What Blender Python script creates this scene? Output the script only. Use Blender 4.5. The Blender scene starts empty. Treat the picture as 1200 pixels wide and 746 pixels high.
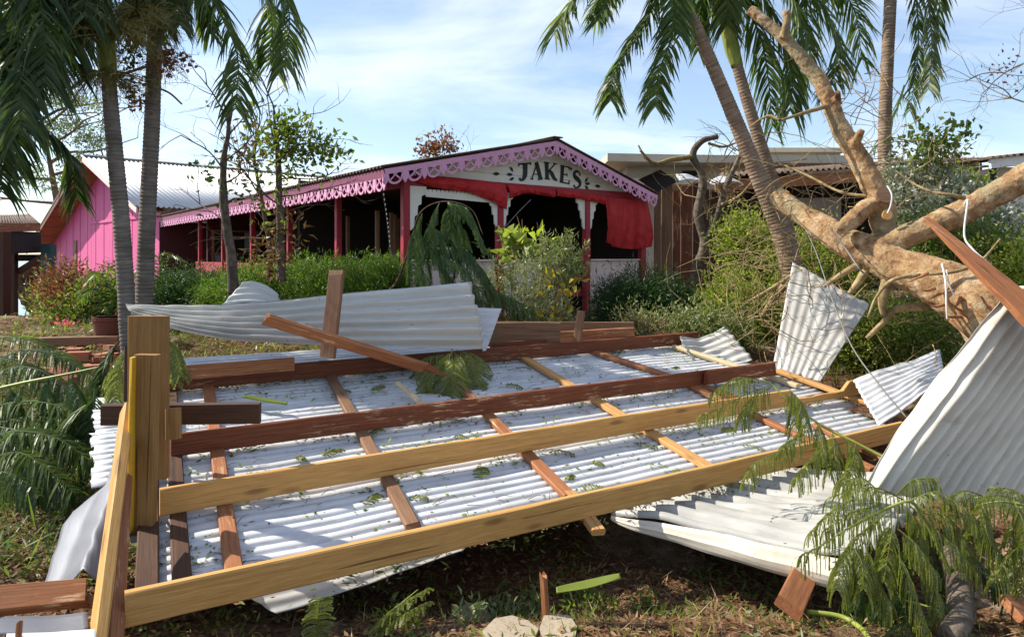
import bpy, math, random
import numpy as np
from mathutils import Vector as V, noise as N
sc = bpy.context.scene
R = math.radians
random.seed(7); rng = np.random.default_rng(7)
# ------------------------------------------------------------ camera, sky, sun, exposure
F, CX, HY, CH = 820.0, 600.0, 300.0, 1.65
cam = bpy.data.cameras.new('camera'); co = bpy.data.objects.new('camera', cam); sc.collection.objects.link(co)
co.location = (0, 0, CH); co.rotation_euler = (R(90), 0, 0)
cam.sensor_width = 36; cam.lens = 36 * F / 1200; cam.shift_y = -(373 - HY) / 1200
cam.clip_start = .05; cam.clip_end = 9000
sc.camera = co
SUN_AZ = math.atan2(-.97, .24)      # clockwise from +Y, so negative = left
SUN_EL = R(43)
w = bpy.data.worlds.new('World'); sc.world = w; w.use_nodes = True
nt = w.node_tree; nt.nodes.clear()
def wn(t): return nt.nodes.new(t)
out = wn('ShaderNodeOutputWorld'); bg = wn('ShaderNodeBackground'); sky = wn('ShaderNodeTexSky')
sky.sky_type = 'NISHITA'; sky.sun_disc = False; sky.sun_elevation = SUN_EL; sky.sun_rotation = SUN_AZ
sky.air_density = 1.0; sky.dust_density = .6; sky.ozone_density = 2.5
tc = wn('ShaderNodeTexCoord'); sep = wn('ShaderNodeSeparateXYZ'); nt.links.new(tc.outputs['Generated'], sep.inputs[0])
ad = wn('ShaderNodeMath'); ad.operation = 'ADD'; ad.inputs[1].default_value = .22; nt.links.new(sep.outputs['Z'], ad.inputs[0])
dx = wn('ShaderNodeMath'); dx.operation = 'DIVIDE'; nt.links.new(sep.outputs['X'], dx.inputs[0]); nt.links.new(ad.outputs[0], dx.inputs[1])
dy = wn('ShaderNodeMath'); dy.operation = 'DIVIDE'; nt.links.new(sep.outputs['Y'], dy.inputs[0]); nt.links.new(ad.outputs[0], dy.inputs[1])
cmb = wn('ShaderNodeCombineXYZ'); nt.links.new(dx.outputs[0], cmb.inputs[0]); nt.links.new(dy.outputs[0], cmb.inputs[1])
mp = wn('ShaderNodeMapping'); mp.inputs['Location'].default_value = (3.3, 1.2, 0); mp.inputs['Scale'].default_value = (.9, 1.5, 1); nt.links.new(cmb.outputs[0], mp.inputs[0])
nz = wn('ShaderNodeTexNoise'); nz.inputs['Scale'].default_value = 1.1; nz.inputs['Detail'].default_value = 9; nz.inputs['Roughness'].default_value = .56; nz.inputs['Distortion'].default_value = .5
nt.links.new(mp.outputs[0], nz.inputs['Vector'])
rp = wn('ShaderNodeValToRGB'); rp.color_ramp.elements[0].position = .47; rp.color_ramp.elements[1].position = .82
rp.color_ramp.elements[0].color = (.1, .1, .1, 1); rp.color_ramp.elements[1].color = (.85, .85, .85, 1)
nt.links.new(nz.outputs['Fac'], rp.inputs[0])
mx = wn('ShaderNodeMix'); mx.data_type = 'RGBA'; nt.links.new(rp.outputs[0], mx.inputs['Factor'])
nt.links.new(sky.outputs[0], mx.inputs['A']); mx.inputs['B'].default_value = (7.2, 7.5, 7.9, 1)
nt.links.new(mx.outputs['Result'], bg.inputs['Color']); bg.inputs['Strength'].default_value = .115
nt.links.new(bg.outputs[0], out.inputs[0])
sl = bpy.data.lights.new('sun', 'SUN'); sl.energy = 5.0; sl.angle = R(.5); sl.color = (1, .93, .80)
so = bpy.data.objects.new('sun', sl); sc.collection.objects.link(so)
sd = V((math.sin(SUN_AZ) * math.cos(SUN_EL), math.cos(SUN_AZ) * math.cos(SUN_EL), math.sin(SUN_EL)))
so.rotation_euler = sd.to_track_quat('Z', 'Y').to_euler(); so.location = (-20, 5, 25)
sc.view_settings.view_transform = 'Standard'; sc.view_settings.look = 'None'
sc.view_settings.exposure = .78; sc.view_settings.gamma = 1

# ------------------------------------------------------------ geometry helpers
def at(px, py, Y): return V(((px - CX) / F * Y, Y, CH - (py - HY) / F * Y))
def sm(t): t = max(0., min(1., t)); return t * t * (3 - 2 * t)
def gz(x, y):
    z = -.14 + .74 * sm((y - 4.6) / 7.5)
    z -= 2.0 * sm((-x - 5.5) / 8) * sm((y - 11) / 13)
    z -= 6 * sm((y - 34) / 30) + 5 * sm((abs(x) - 34) / 30)
    z -= .2 * sm((y - 3.35) / .5) * sm((6.5 - y) / 2) * sm((x + 2.2) / .6) * sm((3.4 - x) / .8)  # dip added under the roof front to widen its shadow
    z += .035 * N.noise(V((x * .9, y * .9, 0))) + .012 * N.noise(V((x * 4, y * 4, 3)))
    return z
def ground(px, py):
    Y = 3.
    for _ in range(40): Y = max(1.5, Y + .5 * ((CH - gz((px - CX) / F * Y, Y)) * F / max(py - HY, 5) - Y))
    return V(((px - CX) / F * Y, Y, gz((px - CX) / F * Y, Y)))
def lerp(a, b, t): return a + (b - a) * t
def curve(pts, n):
    """Catmull-Rom through pts (Vectors or floats)"""
    P = [2 * pts[0] - pts[1]] + list(pts) + [2 * pts[-1] - pts[-2]]
    o = []
    for k in range(n):
        t = k / (n - 1) * (len(pts) - 1); i = min(int(t), len(pts) - 2); t -= i
        a, b, c, d = P[i:i + 4]
        o.append(.5 * ((2 * b) + (c - a) * t + (2 * a - 5 * b + 4 * c - d) * t * t + (3 * b - a - 3 * c + d) * t ** 3))
    return o
class MB:
    def __init__(s): s.v, s.f, s.g, s.fi = [], [], [], []
    def add(s, vs, fs, gs=None, mi=0):
        o = len(s.v); s.v += [tuple(p) for p in vs]; s.f += [tuple(i + o for i in f) for f in fs]
        s.g += [tuple(p) for p in (gs if gs is not None else vs)]; s.fi += [mi] * len(fs); return s
    def obox(s, c, ex, ey, ez, gs=None, mi=0):   # centre and half-axes
        c, ex, ey, ez = V(c), V(ex), V(ey), V(ez)
        vs = [c + a * ex + b * ey + d * ez for a in (-1, 1) for b in (-1, 1) for d in (-1, 1)]
        return s.add(vs, [(0, 1, 3, 2), (4, 6, 7, 5), (0, 4, 5, 1), (2, 3, 7, 6), (0, 2, 6, 4), (1, 5, 7, 3)], gs, mi)
    def beam(s, p0, p1, w, h, up=(0, 0, 1), seg=10, jit=.0025, ch=.007, sp0=0, sp1=0, bow=0, notch=None):
        p0, p1 = V(p0), V(p1); T = (p1 - p0); L = T.length; T = T / L
        up = V(up); ex = T.cross(up).normalized(); ey = ex.cross(T).normalized()
        a, b = w / 2, h / 2
        prof = [(-a + ch, -b), (a - ch, -b), (a, -b + ch), (a, b - ch), (a - ch, b), (-a + ch, b), (-a, b - ch), (-a, -b + ch)]
        go = V((random.uniform(0, 40), random.uniform(0, 9), random.uniform(0, 9)))
        ph = random.uniform(0, 99); vs, gs = [], []
        for i in range(seg + 1):
            t = i / seg
            for k, (x, y) in enumerate(prof):
                l = L * t
                if i == 0 and sp0: l -= random.uniform(-.25, 1) * sp0 * (1 if k % 3 else .2)
                if i == seg and sp1: l += random.uniform(-.25, 1) * sp1 * (1 if k % 3 else .2)
                j = jit * N.noise(V((l * 2.2, ph + k * .7, 0)))
                yy = y + j * 1.5 + bow * math.sin(math.pi * t)
                if notch and notch[0] < t < notch[1] and y > 0: yy -= notch[2] * (1 + .25 * N.noise(V((l * 14, ph, k))))
                vs.append(p0 + T * l + ex * (x + j) + ey * yy); gs.append(V((l, x, y)) + go)
        fs = [(i * 8 + k, i * 8 + (k + 1) % 8, (i + 1) * 8 + (k + 1) % 8, (i + 1) * 8 + k) for i in range(seg) for k in range(8)]
        fs += [tuple(range(7, -1, -1)), tuple(seg * 8 + k for k in range(8))]
        return s.add(vs, fs, gs)
    def tube(s, pts, rad, n=7, cap=True, rough=0., ru=6., gs_off=0., mi=0):
        m = len(pts); vs, gs = [], []; L = 0
        if not hasattr(rad, '__len__'): rad = [rad] * m
        T0 = (pts[1] - pts[0]).normalized(); ref = V((0, 0, 1)) if abs(T0.z) < .9 else V((1, 0, 0))
        ex = T0.cross(ref).normalized()
        for i in range(m):
            T = (pts[min(i + 1, m - 1)] - pts[max(i - 1, 0)]).normalized()
            ex = (ex - T * ex.dot(T)).normalized(); ey = T.cross(ex)
            if i: L += (pts[i] - pts[i - 1]).length
            for k in range(n):
                a = 2 * math.pi * k / n; d = ex * math.cos(a) + ey * math.sin(a); r = rad[i]
                if rough: r *= 1 + rough * (N.noise((pts[i] + d * rad[i]) * ru) + .5 * N.noise((pts[i] + d * rad[i]) * ru * 2.3))
                vs.append(pts[i] + d * r); gs.append((L + gs_off, rad[i] * math.cos(a), rad[i] * math.sin(a)))
        fs = [(i * n + k, i * n + (k + 1) % n, (i + 1) * n + (k + 1) % n, (i + 1) * n + k) for i in range(m - 1) for k in range(n)]
        if cap: fs += [tuple(range(n - 1, -1, -1)), tuple((m - 1) * n + k for k in range(n))]
        return s.add(vs, fs, gs, mi)
    def grid(s, fn, na, nb, gfn=None, mi=0):
        vs = [fn(i / (na - 1), j / (nb - 1)) for i in range(na) for j in range(nb)]
        gs = [gfn(i / (na - 1), j / (nb - 1)) for i in range(na) for j in range(nb)] if gfn else None
        return s.add(vs, [(i * nb + j, (i + 1) * nb + j, (i + 1) * nb + j + 1, i * nb + j + 1) for i in range(na - 1) for j in range(nb - 1)], gs, mi)
    def prism(s, poly, o, ex, ey, ez, mi=0):     # poly 2-D in (ex,ey) extruded by vector ez
        n = len(poly); o, ex, ey, ez = V(o), V(ex), V(ey), V(ez)
        vs = [o + ex * a + ey * b for a, b in poly] + [o + ex * a + ey * b + ez for a, b in poly]
        return s.add(vs, [tuple(range(n)), tuple(range(2 * n - 1, n - 1, -1))] + [(k, n + k, n + (k + 1) % n, (k + 1) % n) for k in range(n)], None, mi)
    def stroke(s, pts, wd, o, ex, ey, ez):       # a ribbon of width wd along 2-D pts, extruded
        n = len(pts)
        if not hasattr(wd, '__len__'): wd = [wd] * n
        L, Rr = [], []
        for i in range(n):
            a, b = pts[max(i - 1, 0)], pts[min(i + 1, n - 1)]; tx, ty = b[0] - a[0], b[1] - a[1]; l = math.hypot(tx, ty) or 1
            nx, ny = -ty / l * wd[i] / 2, tx / l * wd[i] / 2
            L.append((pts[i][0] + nx, pts[i][1] + ny)); Rr.append((pts[i][0] - nx, pts[i][1] - ny))
        o, ex, ey, ez = V(o), V(ex), V(ey), V(ez)
        q = lambda p, d: o + ex * p[0] + ey * p[1] + (ez if d else V((0, 0, 0)))
        vs = [q(p, 0) for p in L] + [q(p, 0) for p in Rr] + [q(p, 1) for p in L] + [q(p, 1) for p in Rr]
        fs = []
        for i in range(n - 1):
            fs += [(i, i + 1, n + i + 1, n + i), (2 * n + i, 3 * n + i, 3 * n + i + 1, 2 * n + i + 1), (i, 2 * n + i, 2 * n + i + 1, i + 1), (n + i, n + i + 1, 3 * n + i + 1, 3 * n + i)]
        fs += [(0, n, 3 * n, 2 * n), (n - 1, 3 * n - 1, 4 * n - 1, 2 * n - 1)]
        return s.add(vs, fs)
    def quads(s, arr, tri=False):
        """arr (n,k,3): n polygons of k corners"""
        n, k = arr.shape[:2]; o = len(s.v)
        s.v += list(map(tuple, arr.reshape(-1, 3))); s.g += list(map(tuple, arr.reshape(-1, 3)))
        s.f += [tuple(r) for r in (np.arange(n * k).reshape(n, k) + o)]; s.fi += [0] * n; return s
    def build(s, name, mat, parent=None, base=None, smooth=False, solid=0., **kw):
        me = bpy.data.meshes.new(name)
        root = parent
        while root is not None and root.parent is not None: root = root.parent
        if root is not None: b = np.array(root['_b'])
        else: b = np.array(base if base is not None else (0, 0, 0), float)
        v = np.array(s.v, np.float32) - b.astype(np.float32)
        me.from_pydata(v.tolist(), [], s.f)
        mats = mat if isinstance(mat, (list, tuple)) else [mat]
        for m in mats: me.materials.append(m)
        if len(mats) > 1: me.polygons.foreach_set('material_index', s.fi)
        at_ = me.attributes.new('gco', 'FLOAT_VECTOR', 'POINT'); at_.data.foreach_set('vector', np.array(s.g, np.float32).ravel())
        if smooth: me.polygons.foreach_set('use_smooth', [True] * len(me.polygons))
        o = bpy.data.objects.new(name, me); sc.collection.objects.link(o)
        if root is None: o.location = b; o['_b'] = [float(x) for x in b]
        else: o.parent = parent
        if solid:
            m = o.modifiers.new('thickness', 'SOLIDIFY'); m.thickness = solid; m.offset = 0
        return tag(o, **kw)
def tag(o, label=None, cat=None, group=None, kind=None):
    if label: o['label'] = label
    if cat: o['category'] = cat
    if group: o['group'] = group
    if kind: o['kind'] = kind
    return o
def thing(name, base, label, cat, group=None):
    o = bpy.data.objects.new(name, None); sc.collection.objects.link(o); o.location = base; o.empty_display_size = .2
    o['_b'] = [float(x) for x in base]
    return tag(o, label, cat, group)

# ------------------------------------------------------------ materials
class NT:
    def __init__(s, name):
        s.m = bpy.data.materials.new(name); s.m.use_nodes = True; s.t = s.m.node_tree
        s.b = s.t.nodes['Principled BSDF']; s.o = s.t.nodes['Material Output']
    def n(s, t, **k):
        o = s.t.nodes.new(t)
        for a, b in k.items():
            if a in o.inputs.keys(): o.inputs[a].default_value = b
            else: setattr(o, a, b)
        return o
    def l(s, a, b): s.t.links.new(a, b)
    def co(s, scale=(1, 1, 1), attr='gco'):
        a = s.n('ShaderNodeAttribute', attribute_name=attr) if attr else s.n('ShaderNodeNewGeometry')
        m = s.n('ShaderNodeMapping'); m.inputs['Scale'].default_value = scale
        s.l(a.outputs['Vector'] if attr else a.outputs['Position'], m.inputs[0]); return m.outputs[0]
    def noise(s, vec, scale, detail=5, rough=.6, dist=0.):
        t = s.n('ShaderNodeTexNoise'); t.inputs['Scale'].default_value = scale; t.inputs['Detail'].default_value = detail
        t.inputs['Roughness'].default_value = rough; t.inputs['Distortion'].default_value = dist; s.l(vec, t.inputs['Vector']); return t.outputs['Fac']
    def ramp(s, fac, stops):
        r = s.n('ShaderNodeValToRGB'); e = r.color_ramp.elements
        while len(e) < len(stops): e.new(.5)
        for x, (p, c) in zip(e, stops): x.position = p; x.color = tuple(c) + (1,) if len(c) == 3 else c
        s.l(fac, r.inputs[0]); return r.outputs[0]
    def mix(s, fac, a, b, mode='MIX'):
        m = s.n('ShaderNodeMix', data_type='RGBA', blend_type=mode)
        for k, x in (('Factor', fac), ('A', a), ('B', b)):
            if hasattr(x, 'is_linked') or hasattr(x, 'links'): s.l(x, m.inputs[k])
            else: m.inputs[k].default_value = x if k == 'Factor' else (tuple(x) + (1,))
        return m.outputs['Result']
    def bump(s, h, strength=.3, dist=.01):
        b = s.n('ShaderNodeBump'); b.inputs['Strength'].default_value = strength; b.inputs['Distance'].default_value = dist
        s.l(h, b.inputs['Height']); s.l(b.outputs[0], s.b.inputs['Normal'])
    def fin(s, col, rough=.7, spec=.3, metal=0.):
        if hasattr(col, 'links'): s.l(col, s.b.inputs['Base Color'])
        else: s.b.inputs['Base Color'].default_value = tuple(col) + (1,)
        if hasattr(rough, 'links'): s.l(rough, s.b.inputs['Roughness'])
        else: s.b.inputs['Roughness'].default_value = rough
        s.b.inputs['Specular IOR Level'].default_value = spec; s.b.inputs['Metallic'].default_value = metal; return s.m
W1, W0 = (1, 1, 1), (0, 0, 0)
def wood(name, c0, c1, c2, knots=.6, wear=None, rough=.65, grime=.25):
    t = NT(name); c = t.co((.9, 34, 34)); g = t.noise(c, 2.4, 8, .68, 1.1); f = t.noise(t.co((4, 130, 130)), 2.0, 3)
    col = t.ramp(g, [(.28, c0), (.5, c1), (.72, c2)])
    col = t.mix(.38, col, t.ramp(f, [(.3, (.25, .25, .25)), (.7, W1)]), 'MULTIPLY')
    vo = t.n('ShaderNodeTexVoronoi'); vo.inputs['Scale'].default_value = 1; t.l(t.co((2.1, 8.5, 8.5)), vo.inputs['Vector'])
    k = t.ramp(vo.outputs['Distance'], [(.09, W1), (.19, W0)])
    ck = t.noise(t.co((.55, 30, 30)), 1.6, 3, .5)
    col = t.mix(t.mix(.75, W0, t.ramp(ck, [(.68, W0), (.70, W1)])), col, tuple(x * .2 for x in c0))
    col = t.mix(t.mix(knots, W0, k), col, tuple(x * .25 for x in c0))
    bl = t.noise(t.co((1.1, 3, 3)), 1.4, 5, .65)
    col = t.mix(t.mix(grime, W0, t.ramp(bl, [(.45, W0), (.75, W1)])), col, tuple(x * .45 for x in c0))
    if wear:
        wr = t.noise(t.co((2.6, 22, 22)), 1.7, 6, .75)
        pa = t.noise(t.co((.9, 2, 2)), 1.3, 2)
        col = t.mix(t.mix(1., t.ramp(wr, [(.55, W0), (.62, W1)]), t.ramp(pa, [(.48, W0), (.62, W1)]), 'MULTIPLY'), col, wear)
    t.bump(t.mix(.5, g, f), .35, .004); return t.fin(col, rough, .3)
def paint(name, c, var=.15, rough=.55, dirt=(.25, .2, .15), dirtf=.25, sc_=3.):
    t = NT(name); p = t.co((1, 1, 1), None); a = t.noise(p, sc_, 6, .65); b = t.noise(p, sc_ * 9, 4)
    col = t.mix(t.mix(var, W0, t.ramp(a, [(.3, W0), (.7, W1)])), c, tuple(x * .62 for x in c))
    col = t.mix(t.mix(dirtf, W0, t.ramp(b, [(.5, W0), (.75, W1)])), col, dirt)
    t.bump(b, .15, .004); return t.fin(col, rough, .35)
def metal(name, c, dirt, df=.5, rust=0., rough=.38, met=.0):
    t = NT(name); a = t.noise(t.co((.55, 5, 5)), 2.4, 7, .65, .4); b = t.noise(t.co((2.5, 30, 30)), 2, 5, .7); q = t.noise(t.co((1.4, 1.4, 1.4)), 2.2, 5)
    col = t.mix(t.mix(df, W0, t.ramp(a, [(.44, W0), (.74, W1)])), c, dirt)
    col = t.mix(t.mix(df * .6, W0, t.ramp(b, [(.55, W0), (.78, W1)])), col, tuple(x * .6 for x in dirt))
    vs_ = t.n('ShaderNodeTexVoronoi'); vs_.inputs['Scale'].default_value = 7.; t.l(t.co((1, 2.6, 1)), vs_.inputs['Vector'])
    col = t.mix(t.ramp(vs_.outputs['Distance'], [(.045, (.8,) * 3), (.075, W0)]), col, (.05, .045, .04))
    sm_ = t.noise(t.co((.8, .8, .8)), 1.1, 6, .6, .5)
    col = t.mix(t.mix(df * .7, W0, t.ramp(sm_, [(.48, W0), (.74, W1)])), col, tuple(x * .8 for x in dirt))
    if rust: col = t.mix(t.mix(rust, W0, t.ramp(q, [(.60, W0), (.70, W1)])), col, (.2, .07, .025))
    t.bump(q, .25, .012)
    return t.fin(col, t.ramp(a, [(.3, (rough,) * 3), (.8, (rough + .25,) * 3)]), .5, met)
def leafm(name, c0, c1, c2, trans=.35, rough=.45):
    t = NT(name); g = t.n('ShaderNodeNewGeometry'); col = t.ramp(g.outputs['Random Per Island'], [(0., c0), (.55, c1), (1., c2)])
    pn = t.noise(t.co((1, 1, 1), None), 2.5, 3)
    col = t.mix(t.mix(.5, W0, t.ramp(pn, [(.35, W1), (.65, W0)])), col, c0)
    t.fin(col, rough, .4)
    tr = t.n('ShaderNodeBsdfTranslucent'); br = t.mix(1., col, (1.5, 1.6, .8), 'MULTIPLY'); t.l(br, tr.inputs['Color'])
    mx = t.n('ShaderNodeMixShader'); mx.inputs[0].default_value = trans
    t.l(t.b.outputs[0], mx.inputs[1]); t.l(tr.outputs[0], mx.inputs[2]); t.l(mx.outputs[0], t.o.inputs['Surface']); return t.m
def bark(name, c0, c1, c2, sx=6., st=(1, 1, 1), attr='gco', bs=.5, rough=.85):
    t = NT(name); p = t.co(st, attr); a = t.noise(p, sx, 7, .65, .6); b = t.noise(t.co((1, 1, 1), None), 3.2, 4)
    col = t.ramp(a, [(.3, c0), (.5, c1), (.68, c2)]); col = t.mix(t.mix(.5, W0, t.ramp(b, [(.4, W0), (.7, W1)])), col, tuple(x * .5 for x in c0))
    t.bump(a, bs, .02); return t.fin(col, rough, .2)
M = {}
M['pine'] = wood('pine_timber', (.43, .20, .055), (.59, .32, .098), (.69, .42, .155))
M['pine2'] = wood('pine_batten', (.40, .18, .06), (.55, .29, .10), (.66, .40, .165))
M['post'] = wood('post_timber', (.19, .095, .025), (.28, .15, .045), (.35, .20, .07), .3)  # darkened: the palms' shade is put into the wood colour
M['red'] = wood('red_stained_timber', (.08, .022, .010), (.17, .048, .018), (.27, .085, .034), .35, (.45, .28, .17))
M['redlt'] = wood('faded_red_timber', (.19, .065, .024), (.33, .125, .05), (.45, .20, .085), .4, (.55, .36, .2))
M['dark'] = wood('dark_timber', (.04, .018, .01), (.075, .034, .018), (.13, .06, .032), .2)
M['weath'] = wood('weathered_timber', (.13, .065, .035), (.23, .12, .065), (.32, .19, .11), .3)
M['palewood'] = wood('pale_timber', (.5, .36, .2), (.62, .48, .29), (.7, .58, .38), .2)
M['white_m'] = metal('white_roof_metal', (.58, .59, .61), (.22, .21, .20), .6)
M['cream_m'] = metal('cream_roof_metal', (.50, .49, .455), (.28, .255, .21), .55, .15)
M['grey_m'] = metal('grey_roof_metal', (.62, .565, .47), (.36, .31, .24), .6, .35)
M['zinc'] = metal('flat_sheet_metal', (.17, .175, .20), (.09, .09, .105), .6, 0, .4, .35)  # low tone puts palm shade into the sheet's colour
M['shade_m'] = metal('shade_grey_sheet', (.40, .395, .37), (.16, .14, .115), .75, .1)  # sunlit white sheets greyed here, shade put into the colour
M['rustroof'] = metal('rusty_roof_metal', (.11, .075, .055), (.06, .032, .02), .8, .6, .8)
M['whiteroof'] = metal('white_house_roof', (.62, .62, .62), (.42, .41, .40), .3, .05)
M['pink'] = paint('pink_paint', (.62, .105, .285), .3, .65, (.42, .14, .22), .25, 1.2)
M['mauve'] = paint('mauve_paint', (.68, .33, .52), .2, .5, (.3, .15, .22), .2)
M['rose'] = paint('dark_rose_paint', (.20, .045, .10), .3, .6, (.15, .05, .09), .3)
M['redp'] = paint('red_paint', (.34, .018, .035), .3, .5, (.1, .03, .03), .3)
M['wht'] = paint('white_paint', (.78, .76, .70), .22, .6, (.4, .36, .3), .22)
M['pinkwht'] = paint('faded_pink_white_paint', (.72, .60, .56), .3, .6, (.5, .35, .32), .3)
M['ink'] = paint('black_paint', (.012, .02, .018), .1, .6, (.05, .05, .05), .1)
M['int'] = paint('black_and_room_shade', (.022, .016, .014), .4, .8, (.01, .01, .01), .2)  # room shade put into the colour; also the bent sheet's own black
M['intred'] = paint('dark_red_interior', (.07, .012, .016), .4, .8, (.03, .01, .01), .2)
M['teal'] = paint('teal_paint', (.03, .10, .11), .4, .6)
M['conc'] = paint('beige_concrete', (.50, .44, .34), .35, .9, (.25, .2, .15), .3, 1.)
M['greyc'] = paint('grey_concrete', (.30, .29, .27), .35, .9, (.15, .13, .1), .3, 1.)
M['slab'] = paint('pale_stone', (.36, .30, .22), .5, .9, (.16, .10, .06), .7, 6.)
M['terra'] = paint('terracotta', (.16, .05, .032), .4, .7, (.08, .04, .03), .4)
M['brick'] = paint('red_brick', (.34, .13, .075), .4, .9, (.3, .2, .15), .4, 9)
M['cable_w'] = paint('white_cable', (.6, .6, .58), .1); M['cable_g'] = paint('grey_cable', (.16, .15, .14), .1)
M['yellow'] = paint('yellow_paint', (.62, .36, .02), .2)
M['bulb'] = paint('white_bulb', (.8, .8, .78), .05)
M['palm_b'] = bark('palm_bark', (.10, .085, .07), (.20, .17, .145), (.30, .265, .235), 9, (5, .35, .35), 'gco', .6)
M['palm_b2'] = bark('palm_bark_brown', (.13, .085, .055), (.26, .18, .125), (.38, .29, .22), 9, (5, .35, .35), 'gco', .6)
M['tree_b'] = bark('peeling_bark', (.13, .06, .028), (.42, .235, .105), (.64, .45, .25), 4.0, (1, 1, 1), None, .7)
t = NT('peeling_tree_bark'); p = t.co((1, 1, 1), None); a = t.noise(p, 5.5, 8, .62, .8); b = t.noise(p, 17, 6, .65, .4); c = t.noise(p, 2.1, 4, .5)
col = t.ramp(a, [(.34, (.14, .075, .038)), (.41, (.32, .18, .085)), (.50, (.45, .275, .135)), (.56, (.53, .36, .20)), (.66, (.62, .47, .30))])
col = t.mix(t.ramp(b, [(.57, W0), (.62, (.75,) * 3)]), col, (.22, .10, .045))
col = t.mix(t.ramp(c, [(.52, W0), (.64, (.55,) * 3)]), col, (.27, .25, .15))
cr = t.noise(t.co((1, 1, 1), None), 42, 7, .75, 1.2); col = t.mix(t.ramp(cr, [(.36, (.7,) * 3), (.44, W0)]), col, (.11, .06, .03))
t.bump(t.mix(.5, b, cr), 1., .05); M['tree_b'] = t.fin(col, .85, .2)
M['grey_b'] = bark('grey_bark', (.06, .045, .035), (.13, .10, .075), (.22, .18, .14), 14, (1, 1, 1), None)
M['twig'] = bark('twig_bark', (.15, .10, .045), (.29, .21, .10), (.42, .33, .18), 14, (1, 1, 1), None)
M['twigd'] = bark('dark_twig_bark', (.07, .04, .025), (.13, .08, .05), (.2, .13, .09), 14, (1, 1, 1), None)
M['shaft'] = bark('crownshaft_skin', (.16, .20, .03), (.28, .32, .06), (.42, .44, .14), 5, (.6, 3, 3), 'gco', .1, .4)
M['palmleaf'] = leafm('palm_leaf', (.045, .082, .016), (.085, .135, .028), (.18, .225, .065), .45, .45)
M['palmdark'] = leafm('dark_palm_leaf', (.026, .05, .014), (.048, .084, .02), (.10, .14, .038), .38, .45)
M['palmpale'] = leafm('pale_palm_leaf', (.05, .075, .022), (.09, .125, .035), (.17, .19, .07), .3, .4)
M['hedge'] = leafm('hedge_leaf', (.05, .10, .014), (.10, .175, .022), (.18, .26, .045), .4)
M['bush'] = leafm('bush_leaf', (.065, .10, .018), (.14, .19, .036), (.25, .28, .075), .48)
M['darkbush'] = leafm('dark_bush_leaf', (.018, .046, .013), (.036, .082, .02), (.07, .13, .035), .3)
M['lime'] = leafm('lime_leaf', (.12, .16, .02), (.235, .29, .045), (.37, .41, .10), .5)
M['sage'] = leafm('sage_leaf', (.11, .14, .05), (.20, .235, .09), (.32, .35, .17), .3)
M['silver'] = leafm('silver_leaf', (.2, .22, .17), (.36, .38, .32), (.55, .56, .5), .2)
M['yel'] = leafm('yellow_leaf', (.25, .20, .015), (.42, .32, .025), (.55, .45, .05), .4)
M['fern'] = leafm('feathery_leaf', (.11, .135, .03), (.20, .225, .06), (.34, .345, .13), .45)
M['ferndk'] = leafm('dark_feathery_leaf', (.03, .062, .018), (.06, .105, .028), (.11, .16, .05), .35)  # darker copy, shade put into the colour of the ground sprays
M['dry'] = leafm('dry_leaf', (.10, .055, .022), (.2, .115, .05), (.32, .21, .1), .2, .8)
M['straw'] = leafm('dry_straw', (.22, .15, .07), (.38, .28, .14), (.52, .42, .25), .2, .8)
M['flower'] = leafm('pink_flower', (.6, .08, .2), (.75, .16, .32), (.8, .35, .45), .3)
M['reddry'] = leafm('reddish_dry_leaf', (.12, .04, .025), (.24, .09, .05), (.34, .2, .08), .3)
M['infl'] = leafm('flower_stalk', (.16, .14, .035), (.28, .24, .07), (.42, .36, .14), .2)
# ---- tarpaulin, ground, sea
t = NT('red_tarpaulin'); a = t.noise(t.co((1, 1, 1), None), 5, 5)
M['tarp'] = None
t.bump(a, .4, .03); t.fin(t.ramp(a, [(.3, (.36, .016, .020)), (.7, (.54, .03, .034))]), .6, .25)
M['tarp'] = t.m
t = NT('ground_soil'); p = t.co((1, 1, 1), None)
a = t.noise(p, 1.1, 8, .65); b = t.noise(p, 14, 6, .7); c = t.noise(p, 60, 3, .6)
col = t.ramp(b, [(.3, (.035, .018, .010)), (.5, (.12, .062, .035)), (.66, (.20, .115, .065)), (.8, (.34, .24, .15))])
col = t.mix(t.ramp(a, [(.5, W0), (.66, W1)]), col, t.ramp(b, [(.3, (.16, .11, .07)), (.55, (.36, .27, .18)), (.8, (.5, .41, .3))]))
col = t.mix(.4, col, t.ramp(c, [(.3, (.2, .2, .2)), (.7, W1)]), 'MULTIPLY')
t.bump(t.mix(.5, b, c), .9, .03); M['soil'] = t.fin(col, .95, .1)
t = NT('sea_water'); a = t.noise(t.co((1, 1, 1), None), .6, 6); t.bump(a, .3, .2); M['sea'] = t.fin((.10, .22, .30), .15, .5)

# ------------------------------------------------------------ terrain and sea
def axis(lo, hi, n, c, k):
    t = np.linspace(-1, 1, n); a = np.sign(t) * np.abs(t) ** k
    return np.where(a < 0, c + (c - lo) * a, c + (hi - c) * a)
xs, ys = axis(-80, 80, 150, 0, 2.6), axis(-12, 90, 170, 4.5, 2.4)
g = MB(); g.v = [(x, y, gz(x, y)) for x in xs for y in ys]; g.g = g.v
nb = len(ys); g.f = [(i * nb + j, (i + 1) * nb + j, (i + 1) * nb + j + 1, i * nb + j + 1) for i in range(len(xs) - 1) for j in range(nb - 1)]
g.fi = [0] * len(g.f); g.build('ground', M['soil'], smooth=True, kind='structure')
g = MB(); g.add([(-5000, -300, -3.2), (5000, -300, -3.2), (5000, 8000, -3.2), (-5000, 8000, -3.2)], [(0, 1, 2, 3)]); g.build('sea', M['sea'], kind='structure')

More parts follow.
